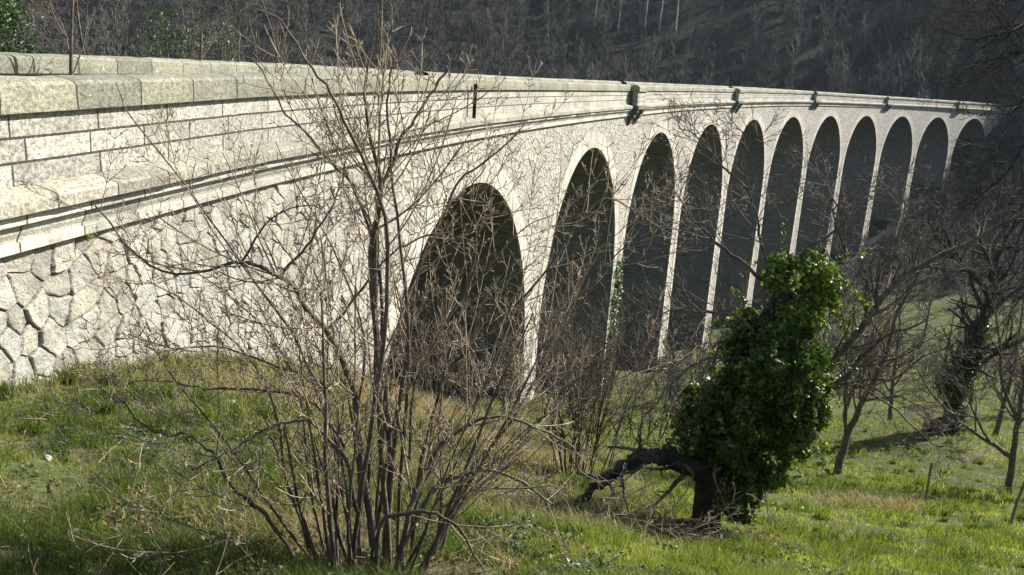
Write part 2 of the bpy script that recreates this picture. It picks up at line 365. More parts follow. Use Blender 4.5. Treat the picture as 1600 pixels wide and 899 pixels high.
# refuges (small balconies) with corbels
for r in REF:
    sl, sr = r-RH, r+RH; P = .50
    rf = empty('refuge', Vector(wp(r, .2, -.2)[()]), None, None); rf.parent = viaduct; rf.matrix_parent_inverse = Matrix.Translation(-VO)
    del_ = None
    def sub(name, prof, a, b, mat):
        ob = extrude(name, prof, srange(a, b, .35), mat, None); mw = ob.matrix_world.copy(); ob.parent = rf
        ob.matrix_parent_inverse = Matrix.Translation(-Vector(rf.location)); return ob
    sub('parapet', [(P, -.05), (P, HP), (P-.3, HP), (P-.3, -.05)], sl, sr, M['parapet'])
    for a, b in ((sl, sl+.3), (sr-.3, sr)):
        sub('side_wall', [(P-.298, -.04), (P-.298, HP-.003), (-.43, HP-.003), (-.43, -.04)], a+.002, b-.002, M['shade_stone'])
    sub('coping', [(P+.08, HP), (P+.08, HP+.25), (P-.05, HP+.33), (P-.33, HP+.33), (P-.40, HP+.25), (P-.40, HP), (P+.08, HP)], sl-.08, sr+.08, M['coping'])
    for a, b in ((sl-.08, sl+.38), (sr-.38, sr+.08)):
        sub('coping', [(P-.41, HP+.002), (P-.41, HP+.31), (-.50, HP+.31), (-.50, HP+.002)], a, b, M['coping'])
    sub('slab', [(P+.12, -.06), (P+.12, -.24), (P-.45, -.24), (P-.45, -.06), (P+.12, -.06)], sl-.12, sr+.12, M['shade_stone'])
    for a, b in ((sl+.02, sl+.42), (sr-.42, sr-.02)):
        sub('corbel', [(P+.06, -.242), (P+.03, -.42), (P-.10, -.55), (P-.14, -.72), (P-.28, -.86), (P-.32, -1.02), (.02, -1.2), (-.03, -1.2), (-.03, -.242), (P+.06, -.242)], a, b, M['shade_stone'])

# bays
TOP = -.655
def edge_curve(nz_bot, n=26):
    t = np.linspace(0, math.pi/2, n); e = AR*np.sin(t); z = ZCR-AR+AR*np.cos(t)
    return e, z
def pier_bottom(s):
    q = wp(s, 0, 0)[()]; q2 = wp(s, -WD, 0)[()]
    return min(gz(q[0], q[1]), gz(q2[0], q2[1]))-float(deck(s))-1.5
fv, ff, fu = [], [], []; base = 0
bv, bf, bu = [], [], []; bb = 0
def add_face(V, Fc, U, off):
    global base
    fv.append(V); ff.append(Fc+base); fu.append(U); base += len(V)
def bay_half(c, sgn, c_mid, off, zb):
    """front (or back) masonry between the arch opening edge and the pier centre line"""
    e, z = edge_curve(0)
    hl = np.linspace(0, (ZCR-AR)-zb, 24)[1:]
    e = np.r_[e, AR-BAT*hl]; z = np.r_[z, ZCR-AR-hl]
    rows = []
    for ej, zj in zip(e, z): rows.append(np.linspace(c+sgn*ej, c_mid, 5))
    Sg = np.array(rows); Zg = np.broadcast_to(z[:, None], Sg.shape)
    Sg = np.vstack([np.linspace(c, c_mid, 5)[None], Sg]); Zg = np.vstack([np.full((1, 5), TOP), Zg])
    return Sg, Zg
def rubble_part(name, c, off, arches, zbs):
    pass
NA = 11
centres = [S1+i*LB for i in range(NA)]
mids = [c-LB/2 for c in centres]+[centres[-1]+LB/2]
zb = [pier_bottom(m) for m in mids]; zb[0] = pier_bottom(7)-1; zb[-1] = pier_bottom(213)
Vs, Fs, Us = [], [], []; nb_ = 0
for off, flip in ((0, False), (-WD-.42, True)):
    for i, c in enumerate(centres):
        for sgn, mi in ((-1, i), (1, i+1)):
            Sg, Zg = bay_half(c, sgn, mids[mi], off, zb[mi])
            V = wp(Sg, off, Zg).reshape(-1, 3); Fc = grid_faces(*Sg.shape)
            if (sgn > 0) ^ flip: Fc = Fc[:, ::-1]
            Vs.append(V); Us.append(np.stack([Sg, Zg], -1).reshape(-1, 2)); Fs.append(Fc+nb_); nb_ += len(V)
    # last length of wall up to the far abutment
    sg = srange(mids[-1], SE+6, 2); Sg, Zg = np.meshgrid(sg, [TOP, -4, -10, -16], indexing='ij')
    Vs.append(wp(Sg, off, Zg).reshape(-1, 3)); Us.append(np.stack([Sg, Zg], -1).reshape(-1, 2)); Fs.append(grid_faces(*Sg.shape)+nb_); nb_ += Sg.size
mk('spandrel_wall', np.vstack(Vs), np.vstack(Fs), M['rubble'], viaduct, uv=np.vstack(Us))
# soffits: the underside of every vault and the inner pier faces
for i, c in enumerate(centres):
    e, z = edge_curve(0, 30)
    hl = np.linspace(0, 1, 14)[1:]
    zl = (ZCR-AR)-hl*((ZCR-AR)-zb[i]); zr = (ZCR-AR)-hl*((ZCR-AR)-zb[i+1])
    E = np.r_[(c-AR+BAT*((ZCR-AR)-zl))[::-1], (c-e)[::-1], (c+e)[1:], c+AR-BAT*((ZCR-AR)-zr)]
    Zz = np.r_[zl[::-1], z[::-1], z[1:], zr]
    Ln = np.r_[0, np.cumsum(np.hypot(np.diff(E), np.diff(Zz)))]
    offs = np.linspace(0.001, -WD-.42, 5)
    V = wp(E[:, None], offs[None], Zz[:, None]).reshape(-1, 3)
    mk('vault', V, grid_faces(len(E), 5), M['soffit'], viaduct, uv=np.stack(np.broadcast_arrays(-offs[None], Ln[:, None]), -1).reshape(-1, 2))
    # ring of voussoirs, 2.5 cm proud, running down the pier edges as quoins
    RW = .80
    t = np.linspace(0, math.pi/2, 30)
    ei, zi = AR*np.sin(t), ZCR-AR+AR*np.cos(t); eo, zo = (AR+RW)*np.sin(t), ZCR-AR+(AR+RW)*np.cos(t)
    for sgn, zz in ((-1, zb[i]), (1, zb[i+1])):
        hq = np.linspace(0, (ZCR-AR)-zz, 16)[1:]
        a1 = np.r_[ei, AR-BAT*hq]; b1 = np.r_[zi, ZCR-AR-hq]; a2 = np.r_[eo, AR+RW-(RW-.42)*np.clip(hq/7, 0, 1)-BAT*hq]; b2 = np.r_[zo, ZCR-AR-hq]
        ln = np.r_[0, np.cumsum(np.hypot(np.diff(a1), np.diff(b1)))]
        A = np.stack([a1, a1, a2, a2], 1); B = np.stack([b1-.0, b1, b2, b2], 1); OF = np.broadcast_to(np.array([-.05, .025, .025, -.05]), A.shape)
        U = np.stack(np.broadcast_arrays(ln[:, None], np.array([-.07, 0, RW, RW+.07])[None]), -1).reshape(-1, 2)
        Fc = grid_faces(len(a1), 4); Fc = Fc[:, ::-1] if sgn > 0 else Fc
        mk('arch_ring', wp(c+sgn*A, OF, B).reshape(-1, 3), Fc, M['ring'], viaduct, uv=U)
# near wall of polygonal rubble with real relief
def voro(S, Z, cs=.37, cz=.31, j=.40):
    gi = np.floor(S/cs).astype(int); gj = np.floor(Z/cz).astype(int)
    d1 = np.full(S.shape, 9.); d2 = d1.copy(); cid = np.zeros(S.shape); tx = np.zeros(S.shape); tz = np.zeros(S.shape)
    for a in (-2, -1, 0, 1, 2):
        for b in (-2, -1, 0, 1, 2):
            i = gi+a; k = gj+b
            rx = _T[i % 256, k % 256]; rz = _T[(i+91) % 256, (k+57) % 256]
            px = (i+.5+(rx-.5)*2*j+.5*(k % 2))*cs; pz = (k+.5+(rz-.5)*2*j)*cz
            d = np.hypot(S-px, (Z-pz)*1.1)
            m1 = d < d1
            d2 = np.where(m1, d1, np.minimum(d2, d)); cid = np.where(m1, _T[(i+13) % 256, (k+7) % 256], cid)
            tx = np.where(m1, (rx-.5)*(S-px)+(rz-.5)*(Z-pz), tx); d1 = np.where(m1, d, d1)
    return d1, d2, cid, tx
SW = 6.3
sg = np.arange(-9, SW, .016); zg = np.linspace(0, 1, 330)
SS, T_ = np.meshgrid(sg, zg, indexing='ij')
q = wp(sg, .1, 0); zlow = terr(q[:, 0], q[:, 1])-deck(sg)-.35
ZZ = TOP+(zlow[:, None]-TOP)*T_
wS = SS+(vn(SS, ZZ, 4, 3)-.5)*.07+(vn(SS, ZZ+9, 1.1, 1)-.5)*.26; wZ = ZZ+(vn(SS+40, ZZ, 4, 3)-.5)*.07+(vn(SS+20, ZZ, 1.1, 1)-.5)*.22
d1, d2, cid, tx = voro(wS, wZ)
edge = (d2-d1)*.5
H = .052*np.clip(edge/.015, 0, 1)**.5*(.75+.5*cid)+tx*.18*np.clip(edge/.03, 0, 1)+(vn(SS, ZZ, 9, 4)-.5)*.035
OFF = -.035+H
OFF = np.where(T_ < .003, -.1, OFF)
# fade the relief where it meets the first arch
mk('rubble_wall', wp(SS, OFF, ZZ).reshape(-1, 3), grid_faces(len(sg), len(zg)), M['rubble_near'], viaduct, uv=np.stack([SS, ZZ], -1).reshape(-1, 2), smooth=True,
   attrs={'stone': cid.ravel(), 'edge': edge.ravel()})
sg = srange(-40, mids[0]+.0, 1); Sg, Zg = np.meshgrid(sg, [TOP, -2.5, -9], indexing='ij')
mk('back_wall', wp(Sg, -WD-.42, Zg).reshape(-1, 3), grid_faces(*Sg.shape), M['rubble'], viaduct, uv=np.stack([Sg, Zg], -1).reshape(-1, 2))

# rusty post standing on the ledge
pb = wp(13.9, .16, 0)[()]
def box(name, c, hx, hy, z0, z1, rot, mat, parent=None):
    ca, sa = math.cos(rot), math.sin(rot); V = []
    for z in (z0, z1):
        for a, b in ((-hx, -hy), (hx, -hy), (hx, hy), (-hx, hy)): V.append((c[0]+a*ca-b*sa, c[1]+a*sa+b*ca, z))
    Fc = [(0, 3, 2, 1), (4, 5, 6, 7), (0, 1, 5, 4), (1, 2, 6, 5), (2, 3, 7, 6), (3, 0, 4, 7)]
    return mk(name, V, np.array(Fc), mat, parent)
po = empty('iron_post', Vector(pb), 'thin dark iron post standing on the stone ledge against the viaduct parapet', 'post')
hd = PH+KC*13.9
box('upright', pb, .045, .012, pb[2]-.03, pb[2]+.93, hd+.0, M['iron'], po)
box('flange', pb+np.array([0, 0, 0]), .012, .05, pb[2]-.031, pb[2]+.929, hd+.0, M['iron'], po)

# ------------------------------------------------------------------ branching plants
def tubes(name, polys, mat, parent=None, smooth=True, sides=None, tintless=True):
    """polys: list of (pts list, radii list)"""
    groups = {}
    for p, r in polys:
        n = sides or (4 if max(r) < .012 else 5 if max(r) < .04 else 8)
        groups.setdefault((len(p), n), []).append((p, r))
    Vs, Fs, b = [], [], 0
    for (n, m), L in groups.items():
        P = np.array([[tuple(q) for q in a] for a, _ in L]); Rr = np.array([r for _, r in L])
        T = np.gradient(P, axis=1); T /= np.linalg.norm(T, axis=-1, keepdims=True)+1e-9
        mt = T.mean(1); ref = np.where((np.abs(mt[:, 2]) > .75)[:, None], np.array([[1., .2, 0]]), np.array([[0, .1, 1.]]))[:, None, :]
        U = np.cross(T, ref); U /= np.linalg.norm(U, axis=-1, keepdims=True)+1e-9; W_ = np.cross(T, U)
        a = np.arange(m)*2*math.pi/m
        V = P[:, :, None]+Rr[:, :, None, None]*(np.cos(a)[None, None, :, None]*U[:, :, None]+np.sin(a)[None, None, :, None]*W_[:, :, None])
        B = len(L); idx = (np.arange(B)[:, None, None]*n+np.arange(n-1)[None, :, None])*m
        j = np.arange(m)[None, None]; j2 = (j+1) % m
        f = np.stack([idx+j, idx+j2, idx+m+j2, idx+m+j], -1).reshape(-1, 4)
        Vs.append(V.reshape(-1, 3)); Fs.append(f+b); b += B*n*m
    return mk(name, np.vstack(Vs), np.vstack(Fs), mat, parent, smooth=smooth)
RMIN = [.0023]
def rv(rg): 
    while 1:
        v = Vector((rg.uniform(-1, 1), rg.uniform(-1, 1), rg.uniform(-1, 1)))
        if .05 < v.length < 1: return v.normalized()
def walk(rg, p, d, L, r, n=5, wig=.25, up=.1, tip=.35):
    pts = [p.copy()]; rad = [r]; d = d.normalized(); st = L/n
    for i in range(n):
        d = (d+rv(rg)*wig+Vector((0, 0, up))).normalized(); p = p+d*st; pts.append(p.copy()); rad.append(r*(1-(1-tip)*(i+1)/n))
    return pts, rad
def along(pts, rad, t):
    x = t*(len(pts)-1); i = min(int(x), len(pts)-2); f = x-i
    return pts[i].lerp(pts[i+1], f), rad[i]*(1-f)+rad[i+1]*f, (pts[i+1]-pts[i]).normalized()
def side(rg, d, ang, pref=None):
    a = rv(rg) if pref is None else pref
    a = (a-d*a.dot(d)); a = a.normalized() if a.length > 1e-3 else d.orthogonal().normalized()
    return (d*math.cos(ang)+a*math.sin(ang)).normalized()
def grow(rg, out, p, d, L, r, lev, cfg):
    c = cfg[lev]; pts, rad = walk(rg, p, d, L, r, c.get('n', 5), c.get('wig', .2), c.get('up', .08), c.get('tip', .35))
    out.append((pts, rad)); fork(rg, out, pts, rad, L, lev, cfg)
def fork(rg, out, pts, rad, L, lev, cfg, t0=None, ztop=None):
    if lev+1 >= len(cfg): return
    c = cfg[lev]; k = c.get('k', 6); lo_ = c.get('t0', .25) if t0 is None else t0
    for i in range(k):
        t = lo_+(1-lo_)*(i+rg.random())/k; q, rr, dd = along(pts, rad, min(t, .999))
        if ztop is not None and rg.random() < (q.z-ztop)*1.3: continue
        ln = L*c.get('lr', .5)*(1-.55*t)*rg.uniform(.6, 1.25)
        a = rv(rg)
        for s_ in ((1, -1) if c.get('opp') and rg.random() < .7 else (1,)):
            grow(rg, out, q, side(rg, dd, R(c.get('ang', 45)+rg.uniform(-12, 12)), a*s_), ln, max(rr*c.get('rr', .6), RMIN[0]), lev+1, cfg)
def spline(pts, n=4):
    """Catmull-Rom through control points"""
    P = [pts[0]*2-pts[1]]+pts+[pts[-1]*2-pts[-2]]; out = []
    for i in range(1, len(P)-2):
        for k in range(n):
            t = k/n; a, b, c, d = P[i-1], P[i], P[i+1], P[i+2]
            out.append(.5*((2*b)+(c-a)*t+(2*a-5*b+4*c-d)*t*t+(3*b-a-3*c+d)*t**3))
    out.append(pts[-1]); return out
def guide(px, y0, y1, r0, r1, wob=.012, rg=random):
    n = len(px); pts = []
    for i, (x, y) in enumerate(px):
        t = i/(n-1); pts.append(at(x, y, y0+(y1-y0)*t))
    P = spline(pts, 3); P = [p+rv(rg)*wob for p in P]; m = len(P)
    return P, [r0+(r1-r0)*(i/(m-1))**.8 for i in range(m)]
def plen(P): return sum((a-b).length for a, b in zip(P, P[1:]))
def buds(rg, out, polys, r=.004, frac=.6):
    pass

# ---- the big bare shrub in front
rg = random.Random(3)
SHB = at(565, 960, 5.15); SHB.z = gz(SHB.x, SHB.y)
shrub = empty('bare_shrub', SHB, 'large many-stemmed leafless shrub in front of the first arch with arching pale twigs', 'shrub')
G = [
 ([(575, 940), (585, 860), (570, 760), (560, 680), (550, 600), (523, 543), (500, 503), (470, 473), (463, 450), (437, 432), (407, 417), (380, 410), (350, 415), (275, 430), (215, 400), (150, 320)], 5.1, 4.7, .034, .005),
 ([(600, 940), (606, 800), (610, 700), (600, 600), (578, 430), (590, 340), (597, 297), (587, 243), (572, 187), (572, 123), (584, 63), (595, 37)], 5.3, 5.2, .036, .004),
 ([(560, 940), (565, 780), (585, 620), (590, 420), (594, 213), (599, 133), (595, 57), (590, 30)], 5.5, 5.6, .016, .003),
 ([(620, 940), (625, 760), (640, 560), (625, 380), (612, 260), (605, 160), (613, 100), (613, 60), (609, 2)], 5.4, 5.0, .018, .003),
 ([(545, 940), (560, 800), (585, 640), (603, 480), (600, 340), (563, 240), (537, 190), (517, 143), (487, 107), (453, 50), (430, 28), (382, 7)], 5.0, 4.5, .022, .003),
 ([(590, 940), (575, 760), (590, 600), (595, 430), (550, 290), (530, 267), (497, 230), (463, 193), (440, 170), (418, 123), (393, 93), (370, 83)], 5.4, 5.0, .018, .003),
 ([(615, 940), (600, 760), (588, 560), (585, 400), (597, 293), (613, 260), (627, 213), (643, 197), (663, 163), (687, 127), (710, 97), (723, 77), (743, 58), (765, 43)], 5.2, 5.5, .024, .003),
 ([(600, 940), (615, 700), (640, 520), (660, 400), (700, 320), (717, 283), (750, 257), (797, 220), (817, 197), (825, 185)], 5.5, 6.0, .022, .003),
 ([(640, 940), (650, 780), (690, 600), (760, 520), (850, 430), (900, 350), (950, 310), (1000, 330), (1050, 320)], 5.5, 6.3, .020, .003),
 ([(640, 930), (625, 862), (650, 810), (670, 779), (685, 756), (723, 741), (764, 734), (802, 745), (840, 771), (862, 786)], 5.0, 5.6, .034, .009),
 ([(610, 940), (630, 840), (643, 786), (658, 749), (681, 703), (711, 677), (745, 656), (779, 651), (821, 662), (859, 677), (896, 700), (906, 734), (942, 760)], 4.9, 5.4, .028, .005),
 ([(585, 900), (594, 824), (613, 805), (651, 800), (681, 803), (715, 824), (734, 854), (757, 896)], 4.7, 4.5, .022, .006),
 ([(480, 940), (467, 896), (445, 846), (415, 805), (385, 782), (358, 756), (339, 716), (313, 696), (290, 677), (264, 682), (234, 669), (211, 654), (196, 633), (177, 624), (155, 603)], 4.8, 4.5, .020, .003),
 ([(560, 800), (540, 722), (520, 692), (486, 660), (452, 660), (418, 669), (392, 684), (370, 699), (339, 716), (300, 735)], 4.9, 4.5, .017, .006),
 ([(540, 700), (515, 660), (480, 622), (420, 612), (347, 609), (309, 605), (271, 598), (234, 596), (200, 598)], 5.0, 4.7, .013, .004),
 ([(380, 410), (410, 360), (430, 340), (470, 322), (500, 326)], 4.8, 4.8, .009, .003),
 ([(437, 432), (463, 403), (487, 373), (513, 333), (533, 285), (545, 235)], 4.85, 5.0, .012, .003),
 ([(513, 515), (537, 490), (557, 463), (583, 430), (607, 403), (633, 383), (670, 367), (703, 363), (760, 340), (800, 330)], 5.0, 5.6, .013, .004),
 ([(530, 940), (525, 800), (530, 660), (500, 600), (400, 560), (330, 540), (270, 545), (200, 520)], 5.0, 5.0, .014, .004),
 ([(555, 940), (540, 760), (505, 640), (455, 520), (380, 420), (300, 300), (210, 190), (180, 130)], 5.2, 5.0, .016, .003),
 ([(660, 940), (690, 800), (685, 640), (720, 480), (745, 380), (735, 300), (760, 260)], 5.6, 6.0, .020, .004),
 ([(670, 940), (720, 760), (800, 660), (850, 560), (900, 470), (960, 400), (1020, 360), (1080, 340)], 5.7, 6.6, .018, .003),
 ([(650, 940), (700, 820), (790, 700), (870, 640), (950, 600), (1040, 560)], 5.6, 6.4, .016, .003),
 ([(450, 930), (395, 880), (355, 842), (270, 815), (248, 800)], 4.6, 4.3, .008, .003),
 ([(575, 800), (555, 690), (570, 540), (540, 430), (470, 300), (430, 220)], 5.5, 5.7, .014, .003),
 ([(540, 940), (505, 850), (480, 740), (470, 620), (420, 520), (340, 450), (260, 400)], 5.3, 5.4, .016, .003),
 ([(505, 940), (485, 840), (450, 760), (430, 640), (390, 560), (300, 480), (230, 440)], 5.0, 4.9, .013, .003),
 ([(880, 330), (840, 345), (800, 372), (760, 420), (700, 500), (650, 600), (640, 720)][::-1], 5.3, 6.0, .014, .003),
]
stem_p, twig_p = [], []
cfg = [dict(k=9, opp=True, ang=42, lr=.42, rr=.5, t0=.35, n=8), dict(k=3, opp=True, ang=45, lr=.5, rr=.7, n=6, wig=.085, up=.11, t0=.25, tip=.5),
       dict(n=5, wig=.11, up=.10, tip=.6, k=2, ang=50, lr=.4, rr=.8, opp=True), dict(n=3, wig=.15, up=.08, tip=.7)]
for px, y0, y1, r0, r1 in G:
    P, rad = guide(px, y0, y1, r0*.86, r1*.9, .008, rg); stem_p.append((P, rad)); L = plen(P)
    c0 = dict(cfg[0]); c0['k'] = max(4, int(L*3.0)); c0['lr'] = 1.0/max(L, 1); c0['t0'] = .2; c0['rr'] = .42
    fork(rg, twig_p, P, rad, L, 0, [c0]+cfg[1:], None, -.95)
for i in range(16):     # further stems rising from the same stool
    a = rg.uniform(0, 2*math.pi); b = SHB+Vector((math.cos(a)*rg.uniform(.05, .36), math.sin(a)*rg.uniform(.0, .45), 0)); b.z = gz(b.x, b.y)-.05
    d = Vector((math.cos(a)*rg.uniform(.1, .65), math.sin(a)*rg.uniform(.05, .45), 1)); L = rg.uniform(1.1, 2.2)
    P, rad = walk(rg, b, d, L, rg.uniform(.008, .02), 12, .085, .02, .25); stem_p.append((P, rad))
    c0 = dict(cfg[0]); c0['k'] = int(L*2.6); c0['lr'] = .8/L; c0['t0'] = .25; fork(rg, twig_p, P, rad, L, 0, [c0]+cfg[1:], None, -.95)
# swollen nodes and end buds
def budify(polys, rg, k=1.7, cut=.006):
    out = []
    for p, r in polys:
        r = list(r)
        if r[-1] < cut and rg.random() < .7: r[-1] = r[-1]*.3; r[-2] = r[-2]*k if len(r) > 3 else r[-2]
        out.append((p, r))
    return out
tubes('stems', stem_p, M['bark_mid'], shrub)
tubes('twigs', budify(twig_p, rg), M['bark'], shrub)

# generic bare tree
def tree_polys(rg, p, H, r, lean=(0, 0), style='open', dens=1.0, upk=.06):
    out_t, out_b = [], []
    d = Vector((lean[0], lean[1], 1)).normalized()
    tp, tr = walk(rg, p-Vector((0, 0, .3)), d, H*.55, r, 8, .10, .03, .55)
    tr[0] *= 1.35; out_t.append((tp, tr))
    c = [dict(k=int(7*dens), ang=48, lr=.75, rr=.62, t0=.35), dict(k=int(6*dens), ang=42, lr=.5, rr=.5, n=7, wig=.17, up=upk, t0=.15),
         dict(k=int(5*dens), ang=42, lr=.55, rr=.55, n=5, wig=.2, up=upk), dict(k=int(3*dens), ang=40, lr=.55, rr=.6, n=4, wig=.22, up=upk*.5), dict(n=3, wig=.25, tip=.5)]
    fork(rg, out_b, tp, tr, H*.55, 0, c)
    # leader continues
    grow(rg, out_b, tp[-1], (tp[-1]-tp[-2]), H*.45, tr[-1], 1, c)
    return out_t, out_b
def make_tree(name, p, H, r, label, cat='tree', group=None, seed=0, lean=(0, 0), mat='bark_mid', dens=1., upk=.06):
    RMIN[0] = .0026*max(1, p.y/8); rg = random.Random(seed); e = empty(name, p, label, cat, group); a, b = tree_polys(rg, p, H, r, lean, dens=dens, upk=upk)
    tubes('trunk', a, M[mat], e); tubes('branches', b, M[mat], e, sides=3 if p.y > 60 else None); return e

# leaf clouds
def leaves(name, centers, normals, size, mat, parent=None, asp=1.0, tint=None, jitter=.7, shape='ivy'):
    n = len(centers); rn = RNG.normal(size=(n, 3)); nr = normals+rn*jitter; nr /= np.linalg.norm(nr, axis=1, keepdims=True)
    a = np.cross(nr, RNG.normal(size=(n, 3))); a /= np.linalg.norm(a, axis=1, keepdims=True); b = np.cross(nr, a)
    sz = (size*RNG.uniform(.6, 1.3, n))[:, None]
    pt = [(0, -.5), (.5, -.15), (.28, .15), (0, .62), (-.28, .15), (-.5, -.15)] if shape == 'ivy' else [(0, -.5), (.3, 0), (0, .5), (-.3, 0)]
    V = np.stack([centers+a*x*sz*asp+b*y*sz+nr*(abs(x)*.25)*sz for x, y in pt], 1); k = len(pt)
    f = (np.arange(n)[:, None]*k+np.arange(k)[None])
    tt = np.repeat(RNG.random(n) if tint is None else tint, k)
    return mk(name, V.reshape(-1, 3), f, mat, parent, attrs={'tint': tt})
def cloud(ells, n, shell=.55):
    """points near the surface of a union of ellipsoids [(centre, rx, ry, rz)]"""
    w_ = np.array([e[1]*e[3] for e in ells]); w_ = w_/w_.sum(); C_, N_ = [], []
    for e, k in zip(ells, (w_*n).astype(int)):
        u = RNG.normal(size=(k, 3)); u /= np.linalg.norm(u, axis=1, keepdims=True)
        rr = shell+(1-shell)*RNG.random(k)**.6
        lump = .62+.75*vn(u[:, 0]*2.2+e[0][0]*3+9, u[:, 2]*2.2+u[:, 1]*2+9, 1.6, 2)
        rr = np.where(RNG.random(k) < .10, rr*RNG.uniform(1, 1.35, k), rr); P = u*(rr*lump)[:, None]*np.array(e[1:4])+np.array(tuple(e[0])); C_.append(P); N_.append(u)
    return np.vstack(C_), np.vstack(N_)

# ---- ivy covered tree
YI = 11.0; RMIN[0] = .0042
ib = at(1103, 830, YI); ib = Vector((ib.x, ib.y, gz(ib.x, ib.y)))
def ai(x, y, dy=0): 
    return at(x, y, YI+dy)
ivyt = empty('ivy_tree', ib, 'dead tree trunk smothered in dark glossy ivy on the slope right of the shrub', 'tree')
rg = random.Random(21)
tp = spline([ib-Vector((0, 0, .3)), ai(1105, 790), ai(1110, 740), ai(1130, 660), ai(1165, 580), ai(1200, 500), ai(1235, 440), ai(1250, 410)], 3)
tr = [.22-.13*i/(len(tp)-1) for i in range(len(tp))]; tr[0] = .27; tr[1] = .235
tubes('trunk', [(tp, tr)], M['bark_dark'], ivyt)
def limb(px, y0, y1, r0, r1, wob=.02): return guide(px, y0, y1, r0, r1, wob, rg)
big = limb([(1105, 745), (1080, 730), (1045, 715), (1010, 712), (985, 722), (962, 738), (940, 752), (915, 772), (890, 790)], YI, YI-.9, .16, .04, .05)
big2 = limb([(1030, 708), (1000, 722), (960, 735), (930, 745), (900, 742)], YI, YI-.5, .08, .02, .03)
sn = []; fork(rg, sn, big[0], big[1], 2.2, 0, [dict(k=16, ang=50, lr=.35, rr=.3, t0=.1), dict(k=4, n=5, wig=.3, up=0, ang=50, lr=.5), dict(n=4, wig=.3, up=0)])
tubes('dead_twigs', sn, M['bark_mid'], ivyt)
tubes('broken_limb', [big, big2], M['bark_dark'], ivyt)
BR = [
 ([(1200, 700), (1240, 640), (1290, 580), (1350, 510), (1400, 440), (1450, 410), (1530, 370), (1600, 330), (1660, 290)], YI, 11.8, .075, .012),
 ([(1230, 670), (1270, 620), (1320, 590), (1360, 545), (1400, 520), (1450, 500)], YI, 10.6, .05, .01),
 ([(1370, 490), (1372, 440), (1378, 405), (1410, 360), (1416, 325), (1405, 300), (1410, 270)], 11.3, 11.5, .028, .006),
 ([(1195, 477), (1193, 400), (1184, 350), (1169, 293), (1160, 215), (1150, 200)], YI-.2, YI-.6, .028, .006),
 ([(1169, 293), (1130, 260), (1088, 212), (1060, 200)], YI-.5, YI-.7, .018, .005),
 ([(1193, 440), (1157, 407), (1117, 377), (1090, 350), (1060, 310), (1040, 290)], YI-.2, YI-.8, .028, .006),
 ([(1180, 520), (1160, 500), (1140, 493), (1103, 488), (1060, 483), (1037, 492), (1000, 500)], YI-.3, YI-1.2, .028, .006),
 ([(1240, 470), (1250, 400), (1290, 370), (1320, 345), (1290, 290), (1270, 260)], YI, YI+.3, .03, .005),
 ([(1250, 500), (1300, 420), (1325, 400), (1300, 330), (1340, 310), (1360, 290)], YI, YI+.5, .03, .005),
 ([(1260, 640), (1320, 600), (1400, 640), (1450, 690), (1490, 700)], YI, YI-.6, .022, .005),
 ([(1170, 560), (1110, 560), (1060, 590), (1010, 650), (990, 700)], YI-.3, YI-.8, .02, .004),
]
bp = []; bs = []
c_b = [dict(), dict(k=4, ang=45, lr=.6, rr=.6, n=6, wig=.2, up=.05, t0=.15), dict(k=3, ang=45, lr=.6, rr=.7, n=4, wig=.22, up=.03), dict(n=3, wig=.25, tip=.5)]
for px, y0, y1, r0, r1 in BR:
    P, rad = limb(px, y0, y1, r0, r1); bp.append((P, rad)); L = plen(P); fork(rg, bs, P, rad, L, 0, [dict(k=int(8+L*6), ang=45, lr=1.0/L, rr=.42, t0=.25)]+c_b[1:])
tubes('branches', bp, M['bark_mid'], ivyt); tubes('twigs', bs, M['bark_mid'], ivyt)
EL_ = [(ai(1248, 425), .42, .36, .26), (ai(1290, 440), .26, .28, .33), (ai(1225, 425), .24, .25, .24), (ai(1245, 490), .48, .42, .42), (ai(1180, 520), .42, .36, .3),
       (ai(1215, 570, -.35), .62, .5, .5), (ai(1240, 640, -.3), .42, .4, .45), (ai(1200, 585), .72, .55, .55), (ai(1140, 620), .50, .45, .5), (ai(1235, 610), .42, .42, .45), (ai(1160, 670), .78, .6, .45), (ai(1090, 690), .36, .4, .42), (ai(1225, 680), .36, .4, .38),
       (ai(1165, 735), .48, .42, .42), (ai(1150, 785), .26, .28, .35), (ai(1100, 640), .3, .3, .35)]
E2 = []
for c_, a_, b_, d_ in EL_:
    E2.append((c_, a_*.74, b_*.74, d_*.74))
    for k in range(7):
        u = rv(rg); E2.append((c_+Vector((u.x*a_, u.y*b_, u.z*d_))*.85, a_*rg.uniform(.22, .42), b_*rg.uniform(.22, .42), d_*rg.uniform(.22, .5)))
P, Nn = cloud(E2, 60000, .45); tn = np.clip(RNG.random(len(P))*.6+np.where(P[:, 2] > ai(1250, 500).z, .6, 0)*RNG.random(len(P))+.35*np.clip((P[:, 0]-ai(1190, 600).x)/.7, 0, 1)*RNG.random(len(P)), 0, 1)  # yellow-green new growth on top; rightward tint rise paints in the sunlit side
leaves('ivy', P, Nn, .054*RNG.uniform(.6, 1.35, len(P)), M['ivy'], ivyt, tint=tn, jitter=.9)
